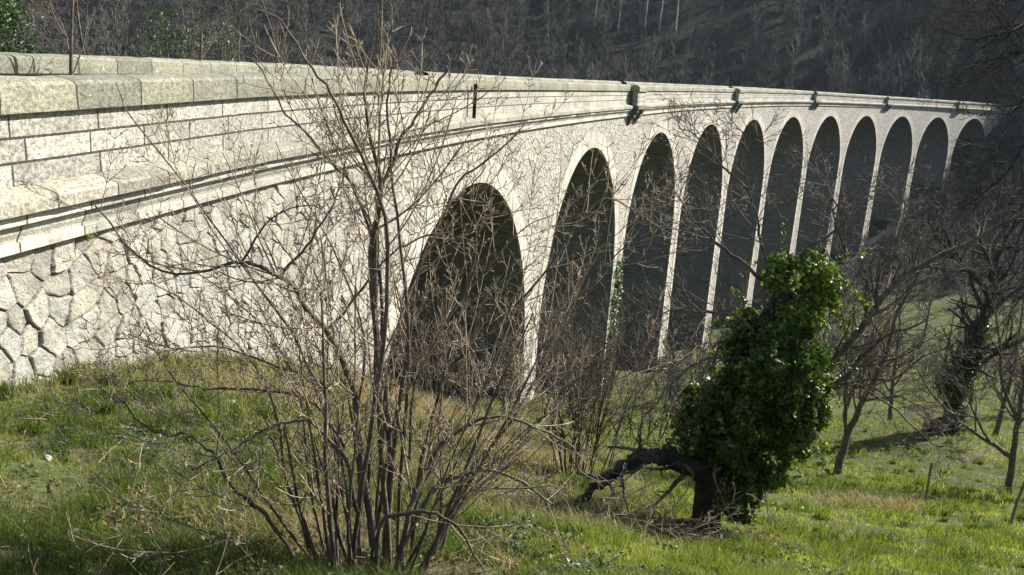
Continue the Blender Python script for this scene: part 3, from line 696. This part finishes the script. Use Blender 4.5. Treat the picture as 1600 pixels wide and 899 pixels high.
# hanging strands of stems under the ivy
P = []
for i in range(60):
    a = ai(rg.uniform(1090, 1200), rg.uniform(600, 740), rg.uniform(-.3, .3)); P.append(walk(rg, a, Vector((0, 0, -1)), rg.uniform(.4, .9), .01, 5, .2, -.1))
for i in range(170):     # trailing shoots, also leafed
    e_ = rg.choice(EL_); u = rv(rg); a = e_[0]+Vector((u.x*e_[1], u.y*e_[2], abs(u.z)*e_[3]))*.95
    P.append(walk(rg, a, Vector((u.x*.8, u.y*.8, rg.uniform(-.6, .5))), rg.uniform(.2, .55), .004, 6, .25, -.12, .6))
sp_ = np.array([tuple(q+rv(rg)*.035) for p_, r_ in P[60:] for q in p_ for _ in range(4)])
leaves('trailing_leaves', sp_, np.tile([.2, -.4, .8], (len(sp_), 1)), .048, M['ivy'], ivyt, jitter=1.0)
tubes('ivy_stems', P, M['bark_dark'], ivyt)

# ---- heap of dead brushwood under the limb
q = Vector((at(905, 790, 9.6).x, 9.6, 0)); q.z = gz(q.x, q.y); P = []; Q = []
for i in range(80):
    a = q+Vector((rg.gauss(0, .75), rg.gauss(0, .5), 0)); a.z = gz(a.x, a.y)+rg.uniform(0, .14); an = rg.uniform(0, 6.283)
    g1 = walk(rg, a, Vector((math.cos(an), math.sin(an)*.6, rg.uniform(.0, .55))), rg.uniform(.4, 1.1), rg.uniform(.005, .011), 7, .22, -.03, .4); P.append(g1)
    fork(rg, Q, g1[0], g1[1], .8, 0, [dict(k=5, ang=45, lr=.5, rr=.6, t0=.1), dict(n=4, wig=.25, up=0, k=2, lr=.5), dict(n=3, wig=.25, up=0)])
tag(tubes('brushwood', P+Q, M['bark']), 'low tangle of dead grey twigs on the grass below the broken limb', 'brushwood', kind='stuff')
# ---- mid bush left of the ivy tree, in front of the second pier
def bush(name, p, H, W, n, label, seed, mat='bark_mid', cat='shrub', group=None, rad=.012, dens=1., parts=True, k2=3):
    RMIN[0] = .0026*max(1, p.y/8); rg = random.Random(seed); e = empty(name, p, label, cat, group); st, tw = [], []
    cf = [dict(k=int(7*dens), ang=35, lr=.42, rr=.55, t0=.2, opp=True), dict(k=k2, ang=42, lr=.55, rr=.65, n=5, wig=.2, up=.08, opp=True), dict(n=4, wig=.22, up=.05, tip=.5)]
    for i in range(n):
        a = rg.uniform(0, 6.283); q = p+Vector((math.cos(a), math.sin(a), 0))*rg.uniform(0, W*.35); q.z = gz(q.x, q.y)-.05
        d = Vector((math.cos(a)*rg.uniform(0, W/H*.8), math.sin(a)*rg.uniform(0, W/H*.8), 1)); L = H*rg.uniform(.55, 1.05)
        P, rd = walk(rg, q, d, L, rad*rg.uniform(.6, 1.3), 8, .12, .02, .3); st.append((P, rd)); fork(rg, tw, P, rd, L, 0, cf)
    tubes('stems', st, M[mat], e); tubes('twigs', tw, M[mat], e); return e
q = ground_at(915, 735); q = Vector((at(915, 735, 12.5).x, 12.5, 0)); q.z = gz(q.x, q.y)
bush('bare_bush', q, 3.1, 1.5, 20, 'twiggy brown leafless bush between the big shrub and the ivy covered tree', 5, 'bark_mid', rad=.016, dens=1.1)
for i, (px, Y, H, W, n, lab) in enumerate([
    (690, 19.0, 2.8, 2.4, 20, 'tangled grey bush growing at the foot of the first arch'),
    (800, 24, 3.2, 2.6, 11, 'tangled bush at the foot of the pier between the first and second arches'),
    (905, 33, 4.4, 3.2, 11, 'brown scrubby bush filling the foot of the second arch'),
    (1010, 30, 3.6, 3.0, 9, 'loose leafless bush below the third arch'),
    (1090, 44, 4.6, 4, 9, 'leafless bush standing below the fourth arch')]):
    q = at(px, 600, Y); q.z = gz(q.x, q.y); bush('bare_bush', q, H, W, n, lab, 40+i, 'bark_mid', rad=.012+Y*.0006)

# ---- trees on the right of the meadow
q = Vector((at(1310, 730, 24).x, 24, 0)); q.z = gz(q.x, q.y)
def gtree(name, base, guides, label, mat, seed, kf=3.0, lrm=1.1, cat='tree', group=None, trunk_n=1):
    global rg
    RMIN[0] = .0026*max(1, base.y/8); rg = random.Random(seed); e = empty(name, base, label, cat, group); tk, br, tw = [], [], []
    for i, (px, y0, y1, r0, r1) in enumerate(guides):
        P, rad = guide(px, y0, y1, r0, r1, .02*y0/15, rg)
        if i < trunk_n: P[0] = Vector(base)-Vector((0, 0, .3)) if i == 0 else P[0]; tk.append((P, rad))
        else: br.append((P, rad))
        L = plen(P); fork(rg, tw, P, rad, L, 0, [dict(k=int(5+L*kf), ang=45, lr=lrm/L, rr=.5, t0=.3)]+c_b[1:])
    tubes('trunk', tk, M[mat], e)
    if br: tubes('branches', br, M[mat], e)
    tubes('twigs', tw, M[mat], e); return e
gtree('bare_tree', q, [([(1306, 732), (1322, 690), (1335, 655), (1365, 595), (1385, 545), (1400, 490), (1430, 440), (1440, 380)], 24, 24, .125, .025),
                       ([(1322, 690), (1322, 640), (1320, 580), (1322, 520), (1310, 460)], 24, 23.6, .07, .02),
                       ([(1365, 595), (1400, 590), (1440, 560), (1490, 540)], 24, 23, .05, .015),
                       ([(1350, 625), (1400, 620), (1450, 640)], 24, 23, .04, .015),
                       ([(1385, 545), (1350, 480), (1310, 420), (1280, 380)], 24, 24.5, .05, .015)], 'slender leaning bare tree in the meadow just right of the ivy covered tree', 'bark_mid', 5, 2.0, 2.0)
q = Vector((at(1577, 772, 22).x, 22, 0)); q.z = gz(q.x, q.y)
gtree('bare_tree', q, [([(1577, 772), (1580, 720), (1588, 670), (1597, 620), (1602, 560), (1610, 480)], 22, 22, .105, .03),
                       ([(1580, 715), (1545, 690), (1510, 668), (1480, 640), (1450, 610), (1430, 570)], 22, 21.5, .07, .015),
                       ([(1590, 660), (1565, 600), (1560, 520), (1545, 450)], 22, 22, .06, .015),
                       ([(1545, 690), (1520, 640), (1500, 580)], 21.8, 21.5, .04, .012)], 'slender forked bare tree at the right edge with one low branch reaching left', 'bark_mid', 6, 2.0, 1.8)
q = Vector((at(1480, 698, 33).x, 33, 0)); q.z = gz(q.x, q.y)
dt = gtree('leaning_tree', q, [([(1480, 700), (1488, 650), (1500, 600), (1515, 560), (1535, 510), (1550, 460), (1555, 430)], 33, 34, .42, .16),
                       ([(1550, 470), (1530, 440), (1500, 410), (1470, 380), (1450, 340)], 34, 34, .16, .03),
                       ([(1555, 440), (1560, 400), (1580, 360), (1600, 320)], 34, 34, .16, .03),
                       ([(1550, 455), (1545, 410), (1530, 370), (1520, 320)], 34, 35, .12, .03),
                       ([(1540, 500), (1580, 460), (1620, 440)], 34, 34, .12, .03)], 'thick dark leaning tree with rough ivied trunk in the middle of the meadow', 'bark_dark', 8, 1.6, 3.0)
EL2 = [(at(1492, 650, 33), .45, .4, .8), (at(1490, 600, 33), .7, .5, .8), (at(1512, 565, 33.3), .6, .5, .7), (at(1530, 520, 33.6), .35, .35, .8)]
P, Nn = cloud(EL2, 6500, .4); leaves('ivy', P, Nn, .10, M['ivy'], dt, tint=RNG.random(len(P))*.12, jitter=.9)
# fallen trunk beside it
q = Vector((at(1455, 698, 32.5).x, 32.5, 0)); q.z = gz(q.x, q.y)
e = empty('fallen_log', q, 'dark broken log lying against the foot of the leaning tree', 'log')
rg = random.Random(2)
P = [Vector((q.x-.5, q.y-.1, q.z+.15)), Vector((q.x-.1, q.y, q.z+.32)), Vector((q.x+.35, q.y+.1, q.z+.42)), Vector((q.x+.8, q.y+.2, q.z+.55))]
tubes('log_body', [(spline(P, 3), [.05, .2, .22, .24, .23, .24, .22, .22, .22, .2])], M['bark_dark'], e)
st = [walk(rg, P[1], Vector((-1, -.3, .5+k*.4)), .7, .06, 4, .25, .0, .3) for k in range(4)]; tubes('snags', st, M['bark_dark'], e)

# overhanging dark tree whose trunk stands just outside the right edge
tb = at(1790, 800, 22); tb = Vector((tb.x, 22, gz(tb.x, 22)))
gtree('overhanging_tree', tb, [([(1790, 800), (1780, 600), (1750, 350), (1740, 100), (1730, -80)], 22, 22.0, 0.351, 0.140),
   ([(1745, 100), (1680, 70), (1600, 82), (1560, 92), (1520, 105), (1480, 128)], 22, 20.4, 0.081, 0.008),
   ([(1745, 60), (1680, 20), (1600, 40), (1560, 55), (1510, 60), (1470, 45)], 22, 20.4, 0.068, 0.008),
   ([(1750, 150), (1680, 130), (1610, 150), (1580, 180), (1560, 230), (1530, 270)], 22, 20.7, 0.068, 0.008),
   ([(1750, 200), (1690, 180), (1620, 200), (1580, 260), (1540, 300), (1500, 325), (1450, 345)], 22, 21.0, 0.068, 0.008),
   ([(1755, 300), (1690, 270), (1620, 300), (1590, 380), (1570, 440)], 22, 21.0, 0.068, 0.008),
   ([(1760, 340), (1690, 320), (1640, 400), (1590, 470), (1550, 530)], 22, 21.7, 0.061, 0.008),
   ([(1745, 80), (1690, -20), (1620, -10), (1560, 10), (1530, 30)], 22, 21.4, 0.054, 0.008)], 'dark bare tree reaching in from the right edge above the far arches', 'bark_dark', 12, 3.2, 2.2)

# ---- fence in the meadow
q0 = Vector((at(1450, 790, 16).x, 16, 0)); q0.z = gz(q0.x, q0.y)
fe = empty('wire_fence', q0, 'low wire fence on thin crooked wooden posts crossing the slope below the meadow', 'fence')
fp = []
for (px, Y) in ((1130, 18.2), (1452, 16), (1592, 14.6), (1760, 13.2)):
    x = at(px, 760, Y).x; fp.append(Vector((x, Y, gz(x, Y))))
rg = random.Random(9)
tops = []
for p in fp:
    P, rd = walk(rg, p-Vector((0, 0, .2)), Vector((rg.uniform(-.03, .03), 0, 1)), 1.15, .032, 5, .05, 0, .8); tops.append(P)
    tubes('post', [(P, rd)], M['post'], fe)
wr = []
for k in (2, 4):
    for a, b in zip(tops, tops[1:]):
        A, B = a[k], b[k]; wr.append(([A.lerp(B, t/8)-Vector((0, 0, .06*math.sin(math.pi*t/8))) for t in range(9)], [.004]*9))
tubes('wire', wr, M['wire'], fe, sides=3)

# ---- trees beyond the deck on the left
def off_pos(s, off):
    q = wp(s, off, 0)[()]; return Vector((q[0], q[1], gz(q[0], q[1])))
LT = [(95, 17, 8.5, 'bare tree with crossing pale branches behind the far parapet, nearest the evergreen', 51),
      (190, 20, 9.5, 'spreading bare tree behind the far parapet, left of the creeper hung tree', 52),
      (395, 26, 12.5, 'bare tree rising behind the far parapet, right of the creeper hung tree', 53),
      (455, 33, 14, 'tall thin bare tree behind the far parapet above the big shrub', 54)]
for k, Y, H, lab, sd in LT:
    k = at(k, 60, Y).x/Y
    p = Vector((k*Y, Y, gz(k*Y, Y))); make_tree('bare_tree', p, H, .045+.002*Y, lab, seed=sd, dens=1.1, lean=(random.uniform(-.2, .2), 0))
for i, (px, Y, H) in enumerate([(60, 24, 10.5), (135, 28, 11), (235, 31, 12), (330, 29, 12), (360, 36, 14), (420, 40, 15), (480, 46, 16)]):
    x = at(px, 60, Y).x; p = Vector((x, Y, gz(x, Y))); make_tree('sapling_tree', p, H, .03+.0015*Y, 'thin grey leafless tree in the row of twiggy trees behind the far parapet', group='thin trees in the row behind the far parapet', seed=500+i, dens=1.25)
# creeper hung tree
p = Vector((at(285, 60, 24).x, 24, 0)); p.z = gz(p.x, p.y)
ct = empty('creeper_tree', p, 'tree hung with green climbing creeper behind the parapet near the left edge', 'tree'); rg = random.Random(31)
a, b = tree_polys(rg, p, 10.0, .16, dens=1); tubes('trunk', a, M['bark_mid'], ct); tubes('branches', b, M['bark_mid'], ct)
P = [walk(rg, p+Vector((rg.uniform(-1.3, 1.3), rg.uniform(-1, 1), rg.uniform(4.5, 9.5))), Vector((0, 0, -1)), rg.uniform(1.5, 3.5), .014, 7, .14, -.1, .8) for i in range(90)]
tubes('creeper_stems', P, M['bark'], ct)
EL3 = [(p+Vector((rg.uniform(-1.2, 1.2), rg.uniform(-.8, .8), rg.uniform(4, 9.5))), .55, .5, 1.0) for i in range(14)]
P, Nn = cloud(EL3, 5000, .3); leaves('creeper_leaves', P, Nn, .06, M['ever'], ct, jitter=.9, tint=RNG.random(len(P)))
# evergreen at the left edge
p = Vector((at(-12, 60, 19).x, 19, 0)); p.z = gz(p.x, p.y)
ev = empty('evergreen_tree', p, 'dense dark green leafy tree cut off by the top left corner', 'tree')
tubes('trunk', [walk(rg, p-Vector((0, 0, .3)), Vector((0, 0, 1)), 7, .16, 8, .05)], M['bark_dark'], ev)
EL4 = [(p+Vector((rg.uniform(-.9, .5), rg.uniform(-.8, .8), 2.0+i*.55)), .75, .8, .6) for i in range(12)]
P, Nn = cloud(EL4, 26000, .35); leaves('foliage', P, Nn, .085, M['ever'], ev, jitter=.8, shape='leaf')

# ---- ivy climbing the second pier's corner
iv = empty('climbing_ivy', Vector(wp(mids[2], .1, -16)[()]), 'green ivy climbing the pier between the second and third arches', 'ivy')
n = 6000; ss_ = mids[2]+.1+RNG.normal(size=n)*.45; zz = -8-9*RNG.random(n)**.7*1.0; zz = -20+ (zz+17)*1.2
P = wp(ss_, .05+RNG.random(n)*.22, zz); x_, y_, nx_, ny_ = axis(ss_); kk = vn(ss_*2, zz, 1.3, 3) > .42
leaves('ivy_leaves', P[kk], np.stack([nx_, ny_, nx_*0+.3], -1)[kk], .16, M['ever'], iv, jitter=.5)

# ------------------------------------------------------------------ woodland
def variant(seed, H=12., style=0):
    rg = random.Random(seed); o_ = []
    tp, tr = walk(rg, Vector((0, 0, -.5)), Vector((rg.uniform(-.12, .12), rg.uniform(-.12, .12), 1)), H*.75, .16, 5, .06, .03, .4); o_.append((tp, tr))
    c = [dict(k=17, ang=42, lr=.50, rr=.5, t0=.12), dict(k=7, ang=38, lr=.55, rr=.62, n=3, wig=.22, up=.14, t0=.15), dict(n=2, wig=.2, up=.14, tip=.5)]
    fork(rg, o_, tp, tr, H*.75, 0, c); grow(rg, o_, tp[-1], tp[-1]-tp[-2], H*.25, tr[-1], 1, c)
    o_ = [(p, [max(x, .05) for x in r]) for p, r in o_]
    return o_
def poly_arrays(polys):
    ob = tubes('tmp', polys, M['bark_far'], None, sides=3); me = ob.data
    V = np.empty(len(me.vertices)*3, np.float32); me.vertices.foreach_get('co', V); Fq = np.empty(len(me.loops), np.int32); me.loops.foreach_get('vertex_index', Fq)
    bpy.data.objects.remove(ob); bpy.data.meshes.remove(me); return V.reshape(-1, 3), Fq.reshape(-1, 4)
VAR = [poly_arrays(variant(100+i)) for i in range(7)]
def scatter_trees(name, pts, scales, mat, label=None, cat=None):
    Vs, Fs, b = [], [], 0
    for (x, y, z), s_ in zip(pts, scales):
        V, Fq = VAR[RNG.integers(len(VAR))]; a = RNG.uniform(0, 6.28); c, sn = math.cos(a), math.sin(a)
        W_ = np.empty_like(V); W_[:, 0] = (V[:, 0]*c-V[:, 1]*sn)*s_+x; W_[:, 1] = (V[:, 0]*sn+V[:, 1]*c)*s_+y; W_[:, 2] = V[:, 2]*s_*RNG.uniform(.85, 1.15)+z
        Vs.append(W_); Fs.append(Fq+b); b += len(V)
    return mk(name, np.vstack(Vs), np.vstack(Fs), mat, smooth=True)
print('terrain range', float(GZ.min()), float(GZ.max())); print('variant tris', [len(v[1])*2 for v in VAR])
def wood_points(n, ylo, yhi, klo, khi, test=None):
    out = []
    while len(out) < n:
        m = n*3; Y = np.sqrt(RNG.uniform(ylo**2, yhi**2, m)); X = RNG.uniform(klo, khi, m)*Y
        of, st = wall_offset(X, Y); ok = ((of < -11) | (st > 216)) if test is None else test(X, Y, of, st)
        out += list(zip(X[ok], Y[ok]))
    P = np.array(out[:n]); return np.c_[P, terr(P[:, 0], P[:, 1])]
P = wood_points(4600, 60, 420, -.75, .85)
P = P[(P[:, 1] > 170) | (P[:, 0] < -.3*P[:, 1]) | (RNG.random(len(P)) < .7)]
o = scatter_trees('woodland', P, RNG.uniform(.65, 1.15, len(P)), M['bark_far']); tag(o, 'dark mass of leafless woodland covering the hillside behind the viaduct', 'woodland', kind='stuff')
# scrub below the trees so the slope reads twiggy
P = wood_points(5200, 60, 400, -.75, .85)
o = scatter_trees('undergrowth', P, RNG.uniform(.25, .5, len(P)), M['bark_far']); tag(o, 'grey brown scrub between the trees of the hillside woodland', 'undergrowth', kind='stuff')
# trees on the valley floor to the right, beyond the meadow
def valley(X, Y, of, st): return (of > 2) & (of < 42) & (Y > 95) & (X/Y > .30) & ((st > 118))
P = wood_points(620, 95, 230, .28, .9, lambda X, Y, of, st: (of > 3) & (st > 122))
o = scatter_trees('valley_thicket', P, RNG.uniform(.35, .8, len(P)), M['bark_far']); tag(o, 'brown leafless thicket below the far arches at the end of the meadow', 'thicket', kind='stuff')
# a few individual valley trees in front of the piers
VT = [(1470, 120, 10), (1505, 105, 9), (1565, 130, 11), (1395, 110, 9), (1215, 58, 8), (1270, 64, 8), (1490, 62, 8), (1575, 95, 10), (1350, 70, 9), (1120, 62, 8.5), (1165, 70, 8), (1235, 78, 10), (1290, 85, 9), (1335, 95, 10), (1060, 52, 7.5), (1385, 62, 8), (1450, 90, 9), (1530, 75, 9), (1420, 45, 7.5), (1345, 42, 6.5), (1545, 52, 8.5), (1595, 42, 8)]
for i, (px, Y, H) in enumerate(VT):
    x = at(px, 500, Y).x; p = Vector((x, Y, gz(x, Y))); make_tree('valley_tree', p, H, .07+H*.008, 'grey leafless tree standing in the valley in front of the viaduct piers', group='bare trees on the valley floor before the piers', seed=300+i, dens=1.0, mat='bark_mid')
P = wood_points(280, 34, 125, .18, .85, lambda X, Y, of, st: (of > 2) & (of < 75) & ((vn(X, Y, .05, 2) > .5) | (of < 9)))
o = scatter_trees('meadow_scrub', P, RNG.uniform(.10, .38, len(P)), M['bark_far']); tag(o, 'low leafless scrub and saplings dotted over the lower meadow', 'scrub', kind='stuff')
# pale birches high on the hill
for i, (px, py, Y) in enumerate([(928, 62, 245), (966, 60, 250), (1008, 58, 245), (1056, 62, 250), (1030, 62, 262)]):
    p = ground_at(px, py-14, 185, 400); rg = random.Random(70+i)
    e = empty('birch', p, 'white barked birch trunk standing out on the dark hillside', 'tree', 'white birches on the hillside')
    tp, tr = walk(rg, p, Vector((rg.uniform(-.06, .06), 0, 1)), 13, .2, 7, .05, .03, .3); bt = []
    fork(rg, bt, tp, tr, 13, 0, [dict(k=12, ang=32, lr=.28, rr=.4, t0=.3), dict(k=3, n=4, wig=.15, up=.1), dict(n=3)]); tubes('trunk', [(tp, tr)], M['birch'], e); tubes('branches', bt, M['bark_mid'], e, sides=3)

# ------------------------------------------------------------------ grass
def blades(name, X, Y, h, wdt, mat, tint, lean=.5, label=None, cat=None, extra=None):
    n = len(X); Z = terr(X, Y)-.01; a = RNG.uniform(0, 6.283, n); b = RNG.uniform(0, 6.283, n)
    side_ = np.stack([np.cos(a), np.sin(a), a*0], -1)*wdt[:, None]*.5; ln = np.stack([np.cos(b), np.sin(b), b*0], -1)*(h*RNG.uniform(.1, 1, n)*lean)[:, None]
    p = np.stack([X, Y, Z], -1); up = np.zeros((n, 3)); up[:, 2] = h
    m_ = p+up*.55+ln*.3; t_ = p+up*(.95)+ln
    V = np.stack([p-side_, p+side_, m_+side_*.75, t_, m_-side_*.75], 1).reshape(-1, 3); i = np.arange(n)[:, None]*5
    me = mk(name, V, [i+np.array([[0, 1, 2, 4]]), i+np.array([[4, 2, 3]])], mat, attrs={'tint': np.repeat(tint, 5)})
    return tag(me, label, cat, kind='stuff')
def field(n, ylo, yhi, p_=1.0):
    Y = np.exp(RNG.uniform(math.log(ylo), math.log(yhi), n)); k = RNG.uniform(-.85, .85, n); X = k*Y
    of, st = wall_offset(X, Y); m_ = (of > .03) | (st < -39); return X[m_], Y[m_]
X, Y = field(620000, 3.2, 110)
cl = vn(X, Y, 1.3, 3); big_ = vn(X+30, Y+7, .35, 2); D = np.hypot(X, Y)
keep = (RNG.random(len(X)) < np.where((X/Y < -.2) & (Y < 6.5), .7, 1)) & (RNG.random(len(X)) < np.clip((cl-.30)*3.2, np.where(X/Y > 0, .45, .2), 1)); X, Y, cl, big_, D = X[keep], Y[keep], cl[keep], big_[keep], D[keep]
tuft = vn(X+11, Y+5, 2.3, 2) > .63
h = (.035+.075*cl+np.where(tuft, .12, 0))*RNG.uniform(.5, 1.3, len(X))*(1+.25*(D > 20)); wd_ = np.maximum(.0045, D*.0009)*RNG.uniform(.6, 1.3, len(X))
tint = np.clip(vn(X+3, Y, .8, 3)*.75+.2*(X/Y > .1)*(Y < 20)-.10*(X/Y < 0)-.25*np.clip((6.5-Y)/2, 0, 1)*(X/Y < 0)+RNG.normal(size=len(X))*.13-.05, 0, .85); tint = np.where(RNG.random(len(X)) < .10, 1, tint); tint = np.where(tuft, tint*.5, tint)
blades('grass', X, Y, h, wd_, M['grass'], tint, .8, 'short rough green grass covering the slope and meadow', 'grass')
# tufts
nt_ = 2600; TX, TY = field(nt_, 3.4, 34); kk = vn(TX+70, TY, .5, 2) > .42; TX, TY = TX[kk], TY[kk]; m_ = 90
ang_ = RNG.uniform(0, 6.283, (len(TX), m_)); rad_ = RNG.random((len(TX), m_))**.7*RNG.uniform(.06, .2, len(TX))[:, None]
X = (TX[:, None]+np.cos(ang_)*rad_).ravel(); Y = (TY[:, None]+np.sin(ang_)*rad_).ravel(); hs = np.repeat(RNG.uniform(.08, .24, len(TX)), m_)*RNG.uniform(.5, 1.1, len(X))
tt = np.clip(np.repeat(RNG.uniform(0, .45, len(TX))*np.where(TX < 0, .45, 1), m_)+RNG.normal(size=len(X))*.08, 0, .8)
blades('grass_tufts', X, Y, hs, np.maximum(.004, np.hypot(X, Y)*.0009), M['grass'], tt, 1.1, 'taller tufts of coarse green grass scattered over the slope', 'grass')
# dry grass: reddish fringe in front of the first arch and pale patches
def patch(cx, cy, rx, ry, n):
    return cx+RNG.normal(size=n)*rx, cy+RNG.normal(size=n)*ry
xs, ys = [], []
for (px, Y_, rx, ry, n) in [(720, 15.5, 1.3, 1.4, 9000), (790, 14, 1.1, 1.0, 5000), (560, 13, .8, 1.2, 3500), (340, 11, .7, .8, 2500), (1385, 15.5, .5, .3, 1600), (640, 9, .8, .8, 2500), (840, 8.5, .7, .6, 1500), (380, 6, .6, .4, 900), (480, 5.8, .5, .5, 1200)]:
    c_ = at(px, 700, Y_); a, b = patch(c_.x, Y_, rx, ry, n); xs.append(a); ys.append(b)
X, Y = np.concatenate(xs), np.concatenate(ys); of, st = wall_offset(X, Y); k = of > .1; X, Y = X[k], Y[k]
blades('dry_grass', X, Y, RNG.uniform(.08, .28, len(X)), np.maximum(.004, Y*.0008), M['dry'], RNG.random(len(X)), 1.3, 'straw coloured dead grass in patches on the slope', 'dry grass')
# dead leaves
xs, ys = [], []
for (px, Y_, rx, ry, n) in [(350, 5.6, .7, .4, 2500), (600, 6.2, 1.0, .8, 2500), (900, 9.5, 1.3, .8, 3500), (1000, 12, 1.2, .7, 3000), (1120, 10.4, .5, .4, 1200), (760, 7.5, 1, .8, 2500), (60, 9, .8, .6, 700)]:
    c_ = at(px, 700, Y_); a, b = patch(c_.x, Y_, rx, ry, n); xs.append(a); ys.append(b)
X, Y = np.concatenate(xs), np.concatenate(ys); of, st = wall_offset(X, Y); k = of > .1; X, Y = X[k], Y[k]
o = leaves('leaf_litter', np.c_[X, Y, terr(X, Y)+RNG.uniform(.005, .05, len(X))], np.tile([0, 0, 1.], (len(X), 1)), .045, M['litter'], jitter=.6, shape='leaf'); tag(o, 'brown dead leaves and litter strewn under the shrubs', 'leaf litter', kind='stuff')

# fallen twigs and dead stalks lying in the grass, rough growth along the foot of the wall
rg = random.Random(77); P = []
for i in range(700):
    Y_ = math.exp(rg.uniform(math.log(3.8), math.log(20))); x = rg.uniform(-.75, .55)*Y_
    if wall_offset(x, Y_)[0] < .3: continue
    if rg.random() < .35 or x/Y_ < .1: P.append(walk(rg, Vector((x, Y_, gz(x, Y_)+rg.uniform(.02, .08))), Vector((rg.uniform(-1, 1), rg.uniform(-1, 1), rg.uniform(-.05, .25 if rg.random() < .8 else 1.2))), rg.uniform(.1, .45), rg.uniform(.002, .005)*max(1, Y_/9), 5, .16, 0, .5))
tag(tubes('fallen_twigs', P, M['bark'], sides=4), 'dead twigs and stalks lying scattered in the grass', 'fallen twigs', kind='stuff')
n = 3000; st_ = RNG.uniform(-9, 26, n); of_ = .05+np.abs(RNG.normal(size=n))*.22; q = wp(st_, of_, 0)
blades('wall_foot_grass', q[:, 0], q[:, 1], RNG.uniform(.08, .34, n), np.maximum(.004, q[:, 1]*.0008), M['dry'], RNG.random(n), 1.0, 'dry grass stems along the foot of the rubble wall', 'dry grass')
n = 3500; st_ = RNG.uniform(-9, 20, n); of_ = .05+np.abs(RNG.normal(size=n))*.25; q = wp(st_, of_, 0)
blades('wall_foot_weeds', q[:, 0], q[:, 1], RNG.uniform(.06, .28, n), np.maximum(.006, q[:, 1]*.001), M['grass'], RNG.uniform(0, .5, n), 1.0, 'green weeds along the foot of the rubble wall', 'weeds')
# low broad-leaved weeds in the bank at lower left
xs, ys = [], []
for i in range(260):
    Y_ = rg.uniform(4.0, 9.5); x = rg.uniform(-.72, .45)*Y_
    if wall_offset(x, Y_)[0] < .4: continue
    k = 26; a, b = patch(x, Y_, .055, .055, k); xs.append(a); ys.append(b)
X, Y = np.concatenate(xs), np.concatenate(ys)
o = leaves('broad_weeds', np.c_[X, Y, terr(X, Y)+RNG.uniform(.01, .09, len(X))], np.tile([0, 0, 1.], (len(X), 1)), .05, M['ever'], jitter=.5, shape='leaf'); tag(o, 'patches of low broad leaved weeds among the grass', 'weeds', kind='stuff')
# small fern rooted under the cornice
f0 = Vector(wp(-2.35, .06, -.70)[()]); P = [walk(rg, f0, Vector((rg.uniform(-.2, 1), rg.uniform(-1, .6), rg.uniform(.1, .9))), rg.uniform(.06, .13), .002, 5, .15, -.15) for i in range(14)]
fr = empty('wall_fern', f0, 'small dry fern rooted in the joint under the cornice above the rubble wall', 'fern'); tubes('stems', P, M['bark'], fr)
sp_ = np.array([tuple(q+rv(rg)*.008) for p_, r_ in P for q in p_[1:] for _ in range(4)]); leaves('fronds', sp_, np.tile([.3, -.3, .8], (len(sp_), 1)), .022, M['grass'], fr, jitter=.9, shape='leaf', tint=RNG.uniform(.5, 1, len(sp_)))

# ------------------------------------------------------------------ stones in the grass
def stone(px, py, sz, lab, seed, grp=None):
    q = ground_at(px, py); rg = np.random.default_rng(seed)
    import bmesh
    bm = bmesh.new(); bmesh.ops.create_icosphere(bm, subdivisions=2, radius=1)
    for v in bm.verts:
        f = 1+.25*math.sin(v.co.x*3+seed)+.2*math.cos(v.co.y*4+seed*2)+rg.uniform(-.1, .1); v.co = Vector((v.co.x*sz[0]*f, v.co.y*sz[1]*f, v.co.z*sz[2]*f))
    me = bpy.data.meshes.new('rock'); bm.to_mesh(me); bm.free(); me.materials.append(M['rock'])
    o = bpy.data.objects.new('rock', me); COL.objects.link(o); o.location = q+Vector((0, 0, sz[2]*.1)); o.rotation_euler = (rg.uniform(-.3, .3), rg.uniform(-.4, .4), rg.uniform(0, 6)); tag(o, lab, 'rock', grp)
stone(205, 673, (.05, .04, .03), 'small white stone in the grass between the shrub twigs and the left edge stone', 1)
0 and stone(199, 720, (.05, .035, .03), 'small white stone in the grass left of the shrub twigs', 2)
stone(72, 718, (.045, .04, .03), 'small pale stone in the open grass nearest the left edge', 3)
0 and stone(58, 737, (.05, .045, .03), 'small pale stone of the left cluster in the grass, lower one', 4)
stone(360, 632, (.09, .06, .06), 'white stone in the grass at the foot of the rubble wall', 5)
stone(1398, 852, (.16, .07, .09), 'pale angular rock among grass tufts at lower right', 6)
stone(1210, 858, (.09, .07, .05), 'flat grey stone in the grass below the ivy covered tree', 7)

# ------------------------------------------------------------------ air
hv = [(-430, -160), (630, -160), (630, 710), (-430, 710)]
V = [(x, y, z) for z in (-60, 330) for x, y in hv]
Fc = [(0, 3, 2, 1), (4, 5, 6, 7), (0, 1, 5, 4), (1, 2, 6, 5), (2, 3, 7, 6), (3, 0, 4, 7)]
hm = bpy.data.materials.new('haze_air'); hm.use_nodes = True; n = hm.node_tree; n.nodes.remove(n.nodes['Principled BSDF'])
pv = n.nodes.new('ShaderNodeVolumePrincipled'); pv.inputs['Color'].default_value = (.80, .92, .96, 1); pv.inputs['Density'].default_value = .00009
n.links.new(pv.outputs[0], n.nodes['Material Output'].inputs['Volume'])
o = mk('haze', V, np.array(Fc), hm); tag(o, 'thin blue haze in the valley air', 'haze', kind='stuff')
